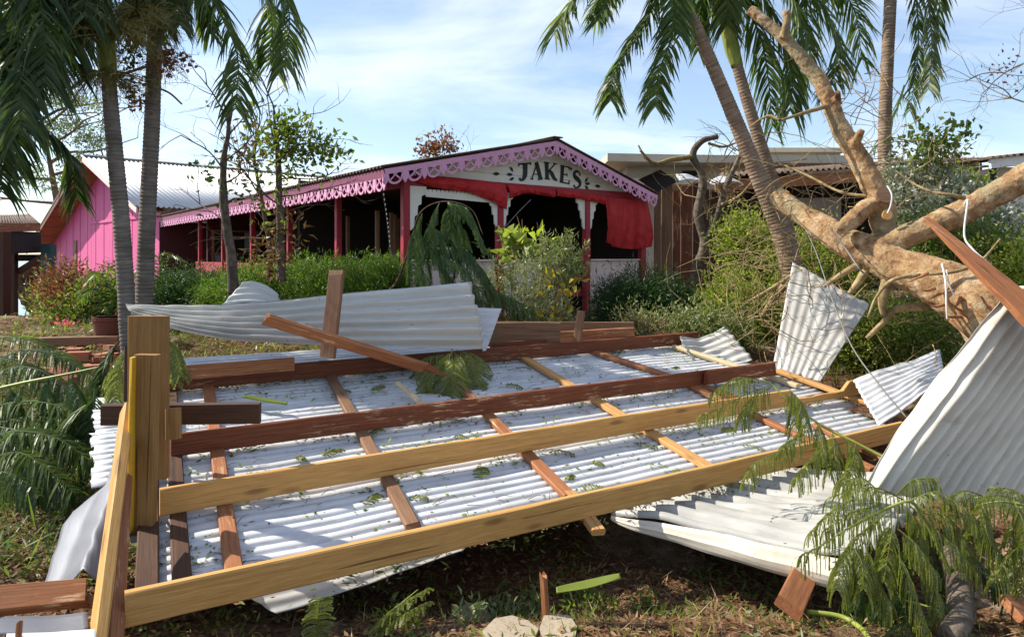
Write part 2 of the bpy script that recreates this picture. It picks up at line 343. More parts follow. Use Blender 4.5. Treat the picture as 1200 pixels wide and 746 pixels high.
# ------------------------------------------------------------ the restaurant
UP = V((0, 0, 1)); Hg, Hb, Hn = V((.797, .603, 0)), V((-.603, .797, 0)), V((.603, -.797, 0))
C0 = V((-1.677, 11.0, 0))
def fp(s, z, off=0.): return C0 + Hg * s + Hn * off + UP * z       # point on the gable front
def fpx(px, py, off=0.):
    k = (px - CX) / F; o = C0 + Hn * off
    s = (k * o.y - o.x) / (Hg.x - k * Hg.y); Y = o.y + s * Hg.y
    return s, CH - (py - HY) / F * Y
def fq(px, py, off=0.): return fp(*fpx(px, py, off), off)
def sp_(t, z, off=0.): return C0 + Hb * t - Hg * off + UP * z      # point on the long left side
FL, EZ = .58, 2.86
house = thing('restaurant', tuple(C0 + UP * FL), 'open red and mauve restaurant pavilion with fretwork eaves and white lettered gable', 'building')
def hb(name, mat, mb, par=None, **k): return mb.build(name, M[mat], par or house, **k)
m = MB(); m.obox(C0 + Hg * 2.75 + Hb * 8 + UP * (FL - .3), Hg * 2.95, Hb * 8.3, UP * .3); hb('floor', 'greyc', m)
# posts of the front and of the side
for s in (0, 1.83, 3.88, 5.42):
    m = MB(); m.beam(fp(s, FL), fp(s, EZ - .08), .12, .12, up=Hn, seg=6, ch=.012); p = hb('post', 'redp', m)
for tt in (2.6, 5.2, 7.8, 10.4, 13):
    m = MB(); m.beam(sp_(tt, FL), sp_(tt, EZ - .02), .11, .11, up=Hn, seg=6, ch=.012); hb('post', 'redp', m)
# brackets beside the front posts
def bracket(s, side, hh, ww):
    pr = [(0, 0), (1, 0), (.98, -.2), (.72, -.24), (.7, -.42), (.5, -.46), (.46, -.66), (.3, -.7), (.26, -.92), (.1, -1), (0, -1)]
    mm = MB(); mm.prism([(side * (.062 + a * ww), b * hh) for a, b in pr], fp(s, 2.78, .0), Hg, UP, Hn * .03); hb('bracket', 'wht', mm)
bracket(0, 1, .72, .30)
for s in (1.83, 3.88): bracket(s, -1, .62, .22); bracket(s, 1, .62, .22)
bracket(5.42, -1, .5, .2)
# pierced white valance in the first bay
m = MB(); n = 16; s0, s1 = .35, 1.6
for i in range(n):
    a, b = lerp(s0, s1, i / n), lerp(s0, s1, (i + 1) / n)
    za = 2.60 - .10 * math.sin(math.pi * i / n) * 0; c = (a + b) / 2; hw = (b - a) / 2
    m.prism([(a, 2.62), (b, 2.62), (b, 2.72), (c + hw * .35, 2.72), (c, 2.67), (c - hw * .35, 2.72), (a, 2.72)], fp(0, 0, .02), Hg, UP, Hn * .02)
m.prism([(s0, 2.60), (s1, 2.56), (s1, 2.618), (s0, 2.618)], fp(0, 0, .02), Hg, UP, Hn * .02)
hb('valance', 'wht', m)
# header beams
m = MB(); m.beam(fp(-.05, EZ - .02), fp(5.5, EZ - .02), .09, .16, up=UP, seg=6); hb('header_beam', 'redp', m)
m = MB(); m.beam(sp_(0.1, EZ - .04), sp_(16, EZ - .04), .09, .18, up=UP, seg=8); hb('header_beam', 'redp', m)
# half wall of upright boards
def halfwall(s0, s1, mat):
    n = max(2, round((s1 - s0) / .21))
    for i in range(n):
        a, b = lerp(s0, s1, i / n), lerp(s0, s1, (i + 1) / n)
        mm = MB(); mm.obox(fp((a + b) / 2, FL + .5, -.03 + random.uniform(-.004, .004)), Hg * ((b - a) / 2 - .004), Hn * .012, UP * .48); hb('wall_board', mat, mm)
    mm = MB(); mm.beam(fp(s0, FL + .995, -.02), fp(s1, FL + .995, -.02), .09, .035, up=UP, seg=4); hb('wall_cap', 'pinkwht', mm)
halfwall(3.98, 5.36, 'pinkwht'); halfwall(.08, 1.75, 'pinkwht'); halfwall(1.92, 3.3, 'pinkwht')
m = MB(); m.beam(fp(3.3, .95, -.05), fp(3.82, .95, -.05), .05, .12, seg=3); m.beam(fp(3.3, 1.25, -.05), fp(3.82, 1.25, -.05), .05, .08, seg=3); hb('gate_rail', 'redp', m)
for tt in range(0, 32):
    mm = MB(); mm.obox(sp_(tt * .42 + .3, FL + .45, .0), Hb * .2, Hg * .012, UP * .45); hb('side_wall_board', 'redp', mm)
# rooms behind, their shade put into near-black wall colours
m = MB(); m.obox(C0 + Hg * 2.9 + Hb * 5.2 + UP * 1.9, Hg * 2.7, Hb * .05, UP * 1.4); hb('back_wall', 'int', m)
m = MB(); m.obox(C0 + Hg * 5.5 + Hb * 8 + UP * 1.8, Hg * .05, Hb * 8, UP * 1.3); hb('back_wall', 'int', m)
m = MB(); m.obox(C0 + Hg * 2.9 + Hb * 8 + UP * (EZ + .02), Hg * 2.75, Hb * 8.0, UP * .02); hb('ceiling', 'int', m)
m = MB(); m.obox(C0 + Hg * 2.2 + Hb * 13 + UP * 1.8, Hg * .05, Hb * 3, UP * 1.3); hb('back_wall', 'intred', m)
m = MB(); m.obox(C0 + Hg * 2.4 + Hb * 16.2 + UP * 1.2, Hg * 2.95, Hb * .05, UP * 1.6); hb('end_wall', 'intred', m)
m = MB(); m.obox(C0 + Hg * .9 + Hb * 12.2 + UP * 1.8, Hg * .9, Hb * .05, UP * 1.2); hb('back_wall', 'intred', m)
# the window seen through the side, with panes
def wpt(a, z, o=0.): return C0 + Hb * (12.1 - o) + Hg * a + UP * z
win = hb('window', 'weath', (lambda q: [q.beam(wpt(a, 1.05), wpt(a, 2.4), .07, .06, up=Hb, seg=2) for a in (.15, 1.5)] and [q.beam(wpt(.1, z), wpt(1.55, z), .06, .07, up=Hb, seg=2) for z in (1.05, 1.72, 2.4)] and q)(MB()))
for i in range(3):
    for j in range(2):
        a0, a1 = .2 + i * .43, .2 + i * .43 + .4; z0, z1 = (1.1, 1.68) if j == 0 else (1.77, 2.36)
        mm = MB(); mm.obox(wpt((a0 + a1) / 2, (z0 + z1) / 2, -.01), Hg * ((a1 - a0) / 2), Hb * .006, UP * ((z1 - z0) / 2)); hb('pane', 'greyc' if (i + j) % 3 == 0 else 'int', mm, win)
# timber studs glimpsed inside
for (s, tt) in ((.6, 2.2), (1.1, 2.6), (1.5, 3.2), (.9, 4.2), (2.2, 4.4)):
    m = MB(); m.beam(C0 + Hg * s + Hb * tt + UP * FL, C0 + Hg * s + Hb * tt + UP * 2.5, .07, .07, up=Hn, seg=3); hb('stud', 'weath', m)
# ---- gable
OV = .32
APs, APz = fpx(652, 165, OV); LFs, LFz = fpx(451, 198, OV); RGs, RGz = fpx(770, 229, OV)
def rake(t, side):   # top line of the barge board
    return (lerp(LFs, APs, t), lerp(LFz, APz, t)) if side < 0 else (lerp(APs, RGs, t), lerp(APz, RGz, t))
gz0 = EZ + .06; gA, gB = .05, 5.35
def rakez(s): return (lerp(LFz, APz, (s - LFs) / (APs - LFs)) if s < APs else lerp(APz, RGz, (s - APs) / (RGs - APs))) - .07
nbd = 5; top = rakez(APs); hh = (top - gz0) / nbd
for i in range(nbd):
    z0, z1 = gz0 + i * hh + .004, gz0 + (i + 1) * hh
    def span(z):
        a = [s for s in np.linspace(gA, gB, 300) if rakez(s) >= z]
        return (a[0], a[-1]) if a else (APs - .02, APs + .02)
    a0, a1 = span(z0); b0, b1 = span(z1)
    m = MB(); m.prism([(a0, z0), (a1, z0), (b1, z1), (b0, z1)], fp(0, 0, .0), Hg, UP, Hn * (.02 + .003 * (i % 2))); hb('gable_board', 'wht', m)
# lettering, drawn in the coordinates of a zoomed view of the sign
def L(x, y): s, z = fpx(570 + x / 5.33, 180 + y / 5.33, .03); return (s, z)
m = MB(); LO = dict(o=fp(0, 0, .026), ex=Hg, ey=UP, ez=Hn * .006)
def stk(pts, wd, sub=0):
    P = [L(*p) for p in pts]
    if sub: 
        W_ = wd if hasattr(wd, '__len__') else [wd] * len(P)
        cx, cy, cw = curve([V((a, b, 0)) for a, b in P], sub), 0, curve(list(W_), sub); P = [(c.x, c.y) for c in cx]; wd = cw
    m.stroke(P, wd, **LO)
stk([(203, 66), (277, 60)], .030); stk([(243, 62), (243, 100), (241, 135), (230, 160), (214, 166), (208, 152)], [.10, .10, .095, .055, .035, .05], 16)
stk([(203, 60), (203, 80)], .022); stk([(277, 54), (278, 72)], .022)
stk([(318, 56), (284, 158)], .026); stk([(312, 54), (340, 160)], .085); stk([(276, 158), (294, 160)], .022); stk([(322, 162), (352, 158)], .022); stk([(292, 128), (330, 130)], .02)
stk([(376, 56), (380, 156)], .085); stk([(360, 54), (394, 58)], .024); stk([(364, 156), (398, 160)], .024)
stk([(430, 62), (412, 84), (386, 112)], .026, 8); stk([(392, 104), (408, 124), (424, 154), (442, 168)], [.05, .08, .075, .03], 12); stk([(418, 60), (440, 66)], .022)
stk([(476, 76), (470, 176)], .08); stk([(462, 74), (520, 86)], .024); stk([(518, 80), (518, 102)], .024); stk([(474, 128), (504, 132)], .022); stk([(504, 122), (503, 142)], .02); stk([(458, 176), (516, 188)], .026); stk([(518, 168), (515, 192)], .026)
stk([(531, 88), (529, 106)], [.05, .02])
stk([(586, 138), (580, 118), (562, 110), (549, 124), (554, 146), (572, 162), (586, 184), (578, 206), (558, 213), (546, 196)], [.03, .03, .045, .06, .085, .09, .07, .045, .03, .045], 30)
hb('lettering', 'ink', m)
m = MB()
def leafshape(x, y, l, w, a):
    q = [(-1, 0), (-.5, .7), (0, 1), (.5, .65), (1, 0), (.5, -.65), (0, -1), (-.5, -.7)]
    c, s_ = math.cos(R(a)), math.sin(R(a)); P = []
    for u, v in q: P.append(L(x + l * u * c - w * v * s_, y + l * u * s_ + w * v * c))
    m.prism(P, LO['o'], Hg, UP, Hn * .006)
for a in ((62, 126, 22, 12, 2), (158, 98, 19, 8, 60), (146, 130, 19, 11, 5), (160, 158, 18, 9, -30), (625, 164, 18, 7, -60), (632, 188, 17, 10, 5), (627, 212, 18, 8, 55), (696, 203, 18, 10, 15)): leafshape(*a)
hb('leaf_motif', 'ink', m)
# ---- barge boards and fretwork
def barge(P0, P1, nrm, wv, name='barge_board', mat='mauve', hgt=.085):
    T = (P1 - P0); l = T.length; T.normalize()
    mm = MB(); mm.beam(P0 + UP * (-hgt / 2), P1 + UP * (-hgt / 2), .028, hgt, up=UP, seg=12, jit=.002, ch=.004); return hb(name, mat, mm)
def fret_run(P0, P1, nrm, n, drop, mat='mauve'):
    d = (P1 - P0) / n; dn = d.normalized(); wl = d.length
    for i in range(n):
        o = P0 + d * i + nrm * .014; mm = MB(); D = drop * random.uniform(.97, 1.03)
        kw = dict(o=o, ex=d, ey=UP * D, ez=nrm * -.016)
        asp = D / wl
        # stroke widths are in unit space along ex; use metres-normalised space instead
        kw = dict(o=o, ex=dn, ey=UP, ez=nrm * -.016)
        S = lambda pts, wd: mm.stroke([(a * wl, b * D) for a, b in pts], wd, **kw)
        arc = [(.5 - .36 * math.cos(a), -.22 - .66 * math.sin(a)) for a in np.linspace(0, math.pi, 12)]
        S([(.10, .02)] + arc + [(.90, .02)], .034)
        S([(.22, -.62), (.42, -.30), (.62, .02)], .022); S([(.78, -.62), (.58, -.30), (.38, .02)], .022)
        kw['o'] = o + nrm * .003
        mm.prism([(a * wl, b * D) for a, b in [(-.14, .02), (.14, .02), (.10, -.35), (.13, -.6), (.02, -.92), (-.02, -.92), (-.13, -.6), (-.10, -.35)]], kw['o'], dn, UP, nrm * -.014)
        hb('fretwork', mat, mm)
pL, pA, pR = fp(LFs, LFz, OV), fp(APs, APz, OV), fp(RGs, RGz, OV)
barge(pL, pA, Hn, 0); barge(pA, pR, Hn, 0)
fret_run(pL - UP * .075, pA - UP * .075, Hn, 10, .19); fret_run(pA - UP * .075, pR - UP * .075, Hn, 10, .19)
SOV = -LFs
E0 = fp(LFs, LFz, OV); E1 = E0 + Hb * 16.6
barge(E0, E1, -Hg, 0, 'eave_board', 'rose', .15)
fret_run(E0 - UP * .135 - Hg * .0, E1 - UP * .135, -Hg, 52, .20)
# ---- corrugated roof
def corr(name, par, mat, P00, ea, eb, wl=.1, amp=.02, na=2, per=6, solid=.004, mats=None, **k):
    """P00 corner, ea vector along the corrugation, eb vector across"""
    nbb = int(eb.length / wl * per) + 1; nn = ea.cross(eb).normalized(); mm = MB(); Lb = eb.length
    mm.grid(lambda a, b: P00 + ea * a + eb * b + nn * amp * math.sin(2 * math.pi * b * Lb / wl), na, nbb, lambda a, b: (a * ea.length, b * Lb, 0))
    return mm.build(name, mat, par, smooth=True, solid=solid, **k)
dz = .035
corr('roof_sheet', house, M['rustroof'], E0 + UP * dz + Hn * .04 - Hg * .05, (pA - pL) * 1.0 + Hg * .05, Hb * 17, .12, .022)
corr('roof_sheet', house, M['rustroof'], pA + UP * dz + Hn * .04, (pR - pA), Hb * 17, .12, .022)
m = MB(); m.beam(pA + UP * .06 + Hn * .06, pA + UP * .06 + Hb * 17, .22, .02, up=UP, seg=4); hb('ridge_cap', 'rustroof', m)
# string of small lamps at the corner
m = MB(); ls = thing('lamp_string', fp(-.22, 2.6, .1), 'string of small white lamps hanging from the corner of the fretwork eave', 'string lights')
c = curve([at(448, 222, 10.6), at(452, 250, 10.65), at(455, 275, 10.7), at(457, 303, 10.75)], 30)
m.tube(c, .004, 4); m.build('wire', M['ink'], ls)
for i in range(1, 15):
    p = c[i * 2]; mm = MB(); mm.tube([p + V((.01, 0, .02)), p + V((.012, 0, 0)), p + V((.01, 0, -.02))], [.004, .009, .003], 6); mm.build('bulb', M['bulb'], ls)
# ---- red tarpaulin awnings
def cloth(name, label, top, bot, bulge, na=40, nb_=14, seed=0, grp=None, cat='awning', fold=.03):
    """top and bottom pixel polylines in the gable plane, bulging out"""
    nb_ = nb_ * 2; na = na * 2
    T = curve([V(fpx(*p) + (0,)) for p in top], 60); B = curve([V(fpx(*p) + (0,)) for p in bot], 60)
    def fn(a, b):
        i = a * 59; k = min(int(i), 58); tt = T[k].lerp(T[k + 1], i - k); bb = B[k].lerp(B[k + 1], i - k); q = tt.lerp(bb, b)
        f = fold * (.35 + b) * (1.1 * N.noise(V((a * 10 + seed, b * .9, seed))) + .8 * N.noise(V((a * 24 + b * 2 + seed, b * 1.3, 5 + seed))) + .3 * N.noise(V((a * 12 + seed, b * 8, 1 + seed))))
        return fp(q.x, q.y, .10 + bulge * math.sin(math.pi * min(1, b * 1.0)) + f)
    mm = MB(); mm.grid(fn, na, nb_); o = mm.build(name, M['tarp'], None, tuple(fn(.5, .1)), smooth=True, solid=.006, label=label, cat=cat, group=grp); return o
G = 'red awnings along the gable front'
cloth('awning', 'long sagging red awning rolled under the left half of the lettered gable', [(484, 205), (520, 208), (560, 212), (588, 216)], [(486, 214), (515, 222), (545, 226), (572, 236), (590, 246)], .05, seed=1, grp=G)
cloth('awning', 'short rolled red awning under the middle of the gable, right of the sagging one', [(590, 216), (615, 219), (646, 223)], [(593, 233), (612, 227), (630, 229), (645, 232)], .04, seed=6, grp=G)
cloth('awning', 'thin rolled red awning between the middle post and the hanging tarpaulin', [(648, 222), (675, 226), (706, 230)], [(648, 230), (672, 233), (690, 236), (704, 240)], .03, seed=11, grp=G)
cloth('awning', 'loose red tarpaulin hanging down from the right end of the gable', [(704, 230), (730, 233), (754, 236)], [(706, 284), (718, 290), (740, 292), (760, 289)], .06, na=40, nb_=26, seed=17, grp=G, fold=.045)
# sagging rope in the opening
m = MB(); m.tube(curve([fq(622, 234, .05), fq(606, 250, .05), fq(587, 272, .05)], 10), .003, 4); hb('guy_rope', 'cable_w', m)

# ------------------------------------------------------------ the pink wing on the left
Wd = V((-.71, .71, 0)).normalized(); Wr = V((.71, .71, 0)).normalized(); Wn = -Wr; W00 = V((-11.95, 23.9, 0))
pk = thing('pink_house', (-11.95, 23.9, 0), 'bright pink boarded house with a white corrugated roof behind two palm trunks', 'building')
eR, eA, eL = 3.25, 5.44, 2.15; tA, tL = 6.15, 15.5
def wz(t): return lerp(eR, eA, t / tA) if t < tA else lerp(eA, eL, (t - tA) / (tL - tA))
n = 26
for i in range(n):
    a, b = tL * i / n + .03, tL * (i + 1) / n; P = [(a, -2.2), (b, -2.2), (b, wz(b) - .05)] + ([(tA, wz(tA) - .05)] if a < tA < b else []) + [(a, wz(a) - .05)]
    m = MB(); m.prism(P, W00, Wd, UP, Wn * (.03 + .012 * (i % 2) + random.uniform(0, .012))); m.build('wall_panel', M['pink'], pk)
for t_, z0, z1 in ((10.8, .1, 2.35), (3.9, .7, 3.1)):
    m = MB(); m.beam(W00 + Wd * t_ + Wn * .07 + UP * z0, W00 + Wd * t_ + Wn * .07 + UP * z1, .05, .42, up=Wd, seg=4); m.build('bare_batten', M['weath'], pk, label='pale unpainted batten')
m = MB(); m.beam(W00 + Wd * .7 + Wn * .06 + UP * 3.05, W00 + Wd * 8.5 + Wn * .06 + UP * 3.05, .05, .1, seg=4); m.build('wall_rail', M['pink'], pk)
og = .9
for (a, b, mt) in ((tA, tL + .9, 'redlt'), (tA, -.35, 'pinkwht')):
    za, zb = wz(a), (wz(b) if b > 0 else eR - .12)
    if b > tL: zb = eL - .9 * (eA - eL) / (tL - tA)
    p0, p1 = W00 + Wd * a + Wn * og + UP * (za + .02), W00 + Wd * b + Wn * og + UP * (zb + .02)
    m = MB(); m.beam(p0, p1, .05, .2, up=UP, seg=6); m.build('barge_board', M['weath' if b > 0 else 'pinkwht'], pk)
    ns = 9
    for k in range(ns):
        q0, q1 = p0.lerp(p1, k / ns), p0.lerp(p1, (k + .93) / ns)
        m = MB(); mid = (q0 + q1) / 2 + Wr * (og / 2 + .03) - UP * .04; m.obox(mid, (q1 - q0) / 2, Wr * (og / 2), UP * .012); m.build('soffit_board', M['redlt'], pk)
    corr('roof_sheet', pk, M['whiteroof'], p0 + UP * .14 + Wn * .06, p1 - p0, Wr * 16, .17, .028)
m = MB(); m.beam(W00 + Wd * tA + Wn * (og + .05) + UP * (eA + .2), W00 + Wd * tA + Wr * 15.6 + UP * (eA + .2), .3, .03, seg=3); m.build('ridge_cap', M['whiteroof'], pk)

# ------------------------------------------------------------ dark open shed at the far left
shd = thing('open_shed', at(-10, 390, 15.5), 'dark open shed with a rusty roof edge at the left margin', 'shed')
def sp(nm, mt, a, b, w, h, up=UP): m = MB(); m.beam(a, b, w, h, up=up, seg=4); m.build(nm, M[mt], shd)
sp('post', 'dark', at(2, 272, 14), at(2, 392, 14), .22, .22, V((0, 1, 0))); sp('post', 'dark', at(16, 276, 17), at(16, 384, 17), .14, .14, V((0, 1, 0)))  # first post darkened, its shade put into the timber colour
sp('post', 'teal', at(57, 286, 17), at(57, 388, 17), .24, .24, V((0, 1, 0)))
sp('eave_beam', 'int', at(-40, 284, 13.8), at(45, 284, 17.2), .12, .5); sp('eave_board', 'redlt', at(-40, 267, 13.7), at(46, 266, 17), .05, .2)  # near-black beam colour stands in for shade under the eave
sp('eave_beam', 'int', at(20, 302, 17), at(60, 302, 17.4), .12, .16)
sp('brace', 'dark', at(22, 318, 17.1), at(58, 296, 17.1), .1, .14)
pp = at(-60, 258, 13); corr('roof_sheet', shd, M['rustroof'], at(-70, 268, 13.4), at(-50, 253, 19) - at(-70, 268, 13.4), at(48, 262, 17) - at(-70, 268, 13.4), .12, .02)
# gnarled dark trunk seen under the shed, against the sea
m = MB(); m.tube(curve([at(66, 372, 19), at(46, 350, 19), at(30, 330, 19), at(38, 318, 19), at(52, 310, 19), at(56, 300, 19)], 30), curve([.42, .40, .30, .26, .22, .16], 30), 9, rough=.3)
tk = thing('gnarled_stump', at(66, 378, 19), 'dark gnarled tree stump bending behind the teal post', 'tree stump'); m.build('trunk', M['twigd'], tk, smooth=True)

# ------------------------------------------------------------ buildings on the right
con = thing('concrete_building', at(860, 300, 24), 'beige flat roofed concrete building behind the palms', 'building')
def cb(nm, mt, x0, x1, y0, y1, Y, d, par=con):
    a, b = at(x0, y1, Y), at(x1, y0, Y); m = MB(); m.obox(((a + b) / 2) + V((0, d / 2, 0)), V(((b.x - a.x) / 2, 0, 0)), V((0, d / 2, 0)), V((0, 0, (b.z - a.z) / 2))); m.build(nm, M[mt], par)
cb('wall', 'conc', 735, 1010, 190, 330, 24, 6)
m = MB(); Q = [at(712, 195, 22.5), at(790, 181, 22.8), at(890, 180, 23), at(1012, 184, 23)]
m.prism([(p.x, p.y) for p in Q] + [(Q[3].x, 30), (Q[0].x, 30)], V((0, 0, Q[1].z - .25)), V((1, 0, 0)), V((0, 1, 0)), UP * .25); m.build('roof_slab', M['conc'], con)
cb('upper_block', 'conc', 888, 985, 178, 196, 25, 4); cb('upper_slab', 'conc', 880, 992, 173, 178, 24.6, 5)
for x in (800, 868, 905): cb('window', 'int', x, x + 20, 200, 222, 23.95, .2)
cb('lower_slab', 'conc', 738, 832, 209, 216, 22, 2.2)
# timber wall of upright boards
bw = thing('timber_wall', at(810, 350, 14.6), 'dark wall of upright timber boards right of the hanging tarpaulin', 'wall')
x = 766
while x < 866:
    wpx = random.uniform(8, 14); tp = 222 + random.uniform(-6, 4) - (x - 766) * .05; mt = 'weath' if x < 788 else random.choice(['dark', 'dark', 'dark', 'red'])
    Y = 14.6 + random.uniform(-.03, .03) + (x - 766) * .012
    a, b = at(x + wpx / 2, 372, Y), at(x + wpx / 2, tp, Y); m = MB(); m.beam(a, b, wpx / F * Y - .012, .03, up=V((0, 1, 0)), seg=5); m.build('board', M[mt], bw); x += wpx
m = MB(); m.beam(at(764, 236, 14.8), at(868, 232, 15.9), .08, .12, seg=3); m.build('rail', M['dark'], bw)
# bent black sheet on the corner
def ripple(x): return math.sin(2 * math.pi * x)
def groove(x): return .7 - 1.9 * abs(math.cos(math.pi * x)) ** 7
def sheet(name, corners, label=None, cat='metal sheet', mat='white_m', wl=.076, amp=.009, na=24, bend=None, par=None, dents=.02, solid=.0022, per=9, seed=0, group=None, jag=0., prof=ripple):
    """corners: P(a=0,b=0), P(1,0), P(1,1), P(0,1); a runs along the corrugation, b across"""
    c = [V(p) for p in corners]; Lb = ((c[3] - c[0]).length + (c[2] - c[1]).length) / 2; La = ((c[1] - c[0]).length + (c[2] - c[3]).length) / 2
    nb_ = max(6, int(Lb / wl * per)); nn = (c[1] - c[0]).cross(c[3] - c[0]).normalized()
    def base(a, b):
        if jag:
            a2 = a + (jag * N.noise(V((b * 9, seed, 1))) if a > .5 else -jag * N.noise(V((b * 9, seed, 2)))) * abs(a - .5) * 2
        else: a2 = a
        p = (c[0].lerp(c[1], a2)).lerp(c[3].lerp(c[2], a2), b)
        if bend: p = p + bend(a, b, nn)
        return p + nn * dents * (N.noise(V((a * La * 1.6 + seed, b * Lb * 1.6, seed))) + .4 * N.noise(V((a * La * 5 + seed, b * Lb * 5, seed + 3))))
    mm = MB(); mm.grid(lambda a, b: base(a, b) + nn * amp * prof(b * Lb / wl), na, nb_, lambda a, b: (a * La + seed, b * Lb + seed, 0))
    o = mm.build(name, M[mat], par, tuple(base(.5, 0)) if par is None else None, smooth=True, solid=solid, label=label, cat=cat if par is None else None, group=group); return o
sheet('roof_sheet', [at(748, 212, 14.2), at(774, 200, 14.2), at(796, 214, 14.6), at(770, 226, 14.4)], 'bent black metal sheet curling off the top of the timber wall', mat='int', bend=lambda a, b, n: n * .18 * math.sin(math.pi * b) + UP * .1 * (b - .5) ** 2, amp=.004)
# rusty roofed shed
rs = thing('rusty_shed', at(940, 300, 15), 'low open shed with rusty corrugated roof behind the leaning palms', 'shed')
corr('roof_sheet', rs, M['rustroof'], at(842, 207, 14.6), at(842, 203, 18.5) - at(842, 207, 14.6), at(1150, 186, 15.2) - at(842, 207, 14.6), .13, .03)
def rb(nm, mt, a, b, w_, h_): m = MB(); m.beam(a, b, w_, h_, seg=6); m.build(nm, M[mt], rs)
rb('fascia_board', 'redlt', at(838, 218, 14.7), at(1006, 207, 15.1), .05, .24); rb('fascia_board', 'rustroof', at(1010, 204, 15.1), at(1150, 196, 15.3), .05, .2)
for px in (872, 965, 1060, 1140): rb('post', 'dark', at(px, 216, 15.0), at(px, 330, 15.0), .12, .12)
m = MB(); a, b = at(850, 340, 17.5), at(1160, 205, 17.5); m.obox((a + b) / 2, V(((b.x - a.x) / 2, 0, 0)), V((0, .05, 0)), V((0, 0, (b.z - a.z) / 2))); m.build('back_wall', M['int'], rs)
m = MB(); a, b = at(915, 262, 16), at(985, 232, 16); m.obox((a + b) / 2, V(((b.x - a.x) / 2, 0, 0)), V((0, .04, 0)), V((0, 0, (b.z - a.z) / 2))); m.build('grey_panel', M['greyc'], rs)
sheet('roof_sheet', [at(792, 204, 14.5), at(862, 212, 14.5), at(872, 217, 14.2), at(796, 211, 14.2)], 'crumpled white sheet lying on the eave of the rusty shed', dents=.07, bend=lambda a, b, n: UP * .06 * math.sin(a * 9))
m = MB(); a, b = at(853, 292, 15), at(892, 255, 15); m.obox((a + b) / 2, V(((b.x - a.x) / 2, 0, 0)), V((0, .04, 0)), V((0, 0, (b.z - a.z) / 2))); m.build('orange_panel', M['redlt'], rs)
# pink hut far right
hut = thing('pink_hut', at(1200, 330, 12.5), 'small pale pink hut with white fascia at the right margin', 'building')
cb('wall', 'pinkwht', 1168, 1300, 196, 330, 12.5, 3, hut); cb('corner_post', 'ink', 1163, 1168, 190, 330, 12.45, .1, hut)
m = MB(); m.beam(at(1160, 192, 12.1), at(1310, 176, 12.1), .06, .17, seg=3); m.build('fascia_board', M['wht'], hut)
corr('roof_sheet', hut, M['rustroof'], at(1158, 185, 12), V((.1, 3, .15)), at(1310, 169, 12) - at(1158, 185, 12), .12, .025)
m = MB(); m.tube([at(1060, 201, 13), at(1110, 200, 12.6), at(1165, 194, 12.3)], .02, 5); m.build('overhead_wire', M['cable_g'], base=at(1165, 194, 12.3), label='grey wire running to the corner of the pink hut', cat='wire')

# ------------------------------------------------------------ the fallen roof
U = V((.854, .521, 0)).normalized(); VD = V((-.521, .854, .17)); BH = .145
A0 = at(150, 692, 2.9) - UP * BH; RN = U.cross(VD).normalized()
def rp3(s, w, h=0): return A0 + U * s + VD * w + RN * h
def rpx(px, py, h=0):
    d = at(px, py, 1) - V((0, 0, CH)); o = V((0, 0, CH)); k = (A0 + RN * h - o).dot(RN) / d.dot(RN); return o + d * k
fr = thing('fallen_roof', tuple(rp3(2.5, 1.2, -.1)), 'large collapsed white metal roof lying upside down with its rafters and battens on top', 'fallen roof')
def fb(nm, mt, p0, p1, w_, h_, up=RN, label=None, **k): m = MB(); m.beam(p0, p1, w_, h_, up=up, **k); return m.build(nm, M[mt], fr, label=label)
def top2(px, py, Y, s):   # centre line of a rafter from the top edge's left end
    p = at(px, py, Y) - UP * BH / 2; return p, p + U * s
fb('rafter', 'pine', *top2(146, 693, 2.9, 5.72), .045, BH, up=UP, seg=26, label='front pale yellow rafter', bow=-.012)
fb('rafter', 'pine', *top2(187, 572, 3.75, 6.93), .045, BH, up=UP, seg=60, label='second pale yellow rafter with a notched end', notch=(.765, .868, .085), bow=.01)
fb('rafter', 'red', *top2(200, 508, 4.44, 5.80), .05, .14, up=UP, seg=26, label='worn red-brown rafter', sp1=.06)
fb('rafter', 'red', *top2(160, 440, 5.45, 6.1), .05, .14, up=UP, seg=26, label='dark red-brown rafter at the back')
p = at(198, 431, 5.48) - UP * .06 - V((0, .05, 0)); fb('splice_board', 'redlt', p + UP * .02, p + U * .98 + UP * .02, .03, .115, up=UP, seg=8)
p = at(828, 433, 6.83) - UP * .075; fb('splice_board', 'red', p, p + U * .95, .04, .13, up=UP, seg=8, sp0=.03, sp1=.05)
PW = .088; PH = .04
def pur(a, b, mt='pine2', w_=PW, ext0=0, ext1=0, **k):
    p0, p1 = rpx(*a, -PH / 2), rpx(*b, -PH / 2); d = (p1 - p0).normalized(); fb('batten', mt, p0 - d * ext0, p1 + d * ext1, w_, PH, up=RN, seg=14, **k)
pur((200, 452), (214, 694), 'dark', .085); pur((176, 520), (172, 700), 'dark', .1)
pur((243, 445), (277, 690), 'redlt', .085, .35); pur((386, 438), (484, 616), 'weath', .085, .35, sp1=.05)
pur((546, 460), (668, 582), 'redlt', .09, .35, 0); pur((622, 424), (832, 548), 'pine2', .09, .35, .2)
pur((712, 417), (862, 466), 'redlt', .09, .35, 0); pur((800, 448), (968, 525), 'redlt', .085, .1, .4); pur((806, 411), (935, 452), 'palewood', .08, .2)
pur((930, 441), (1095, 500), 'pine2', .095, .2, .2); pur((672, 583), (700, 621), 'pine2', .085, .06, .02)
pur((1000, 520), (1050, 545), 'redlt', .09, .4)
# nails left in the stub of a batten
m = MB()
for i in range(4): q = rpx(692 + i * 5, 617 - i * 1.5, 0); m.tube([q, q + UP * .028 + V((.004 * i, 0, 0))], .0016, 5)
m.build('nails', M['cable_g'], fr)
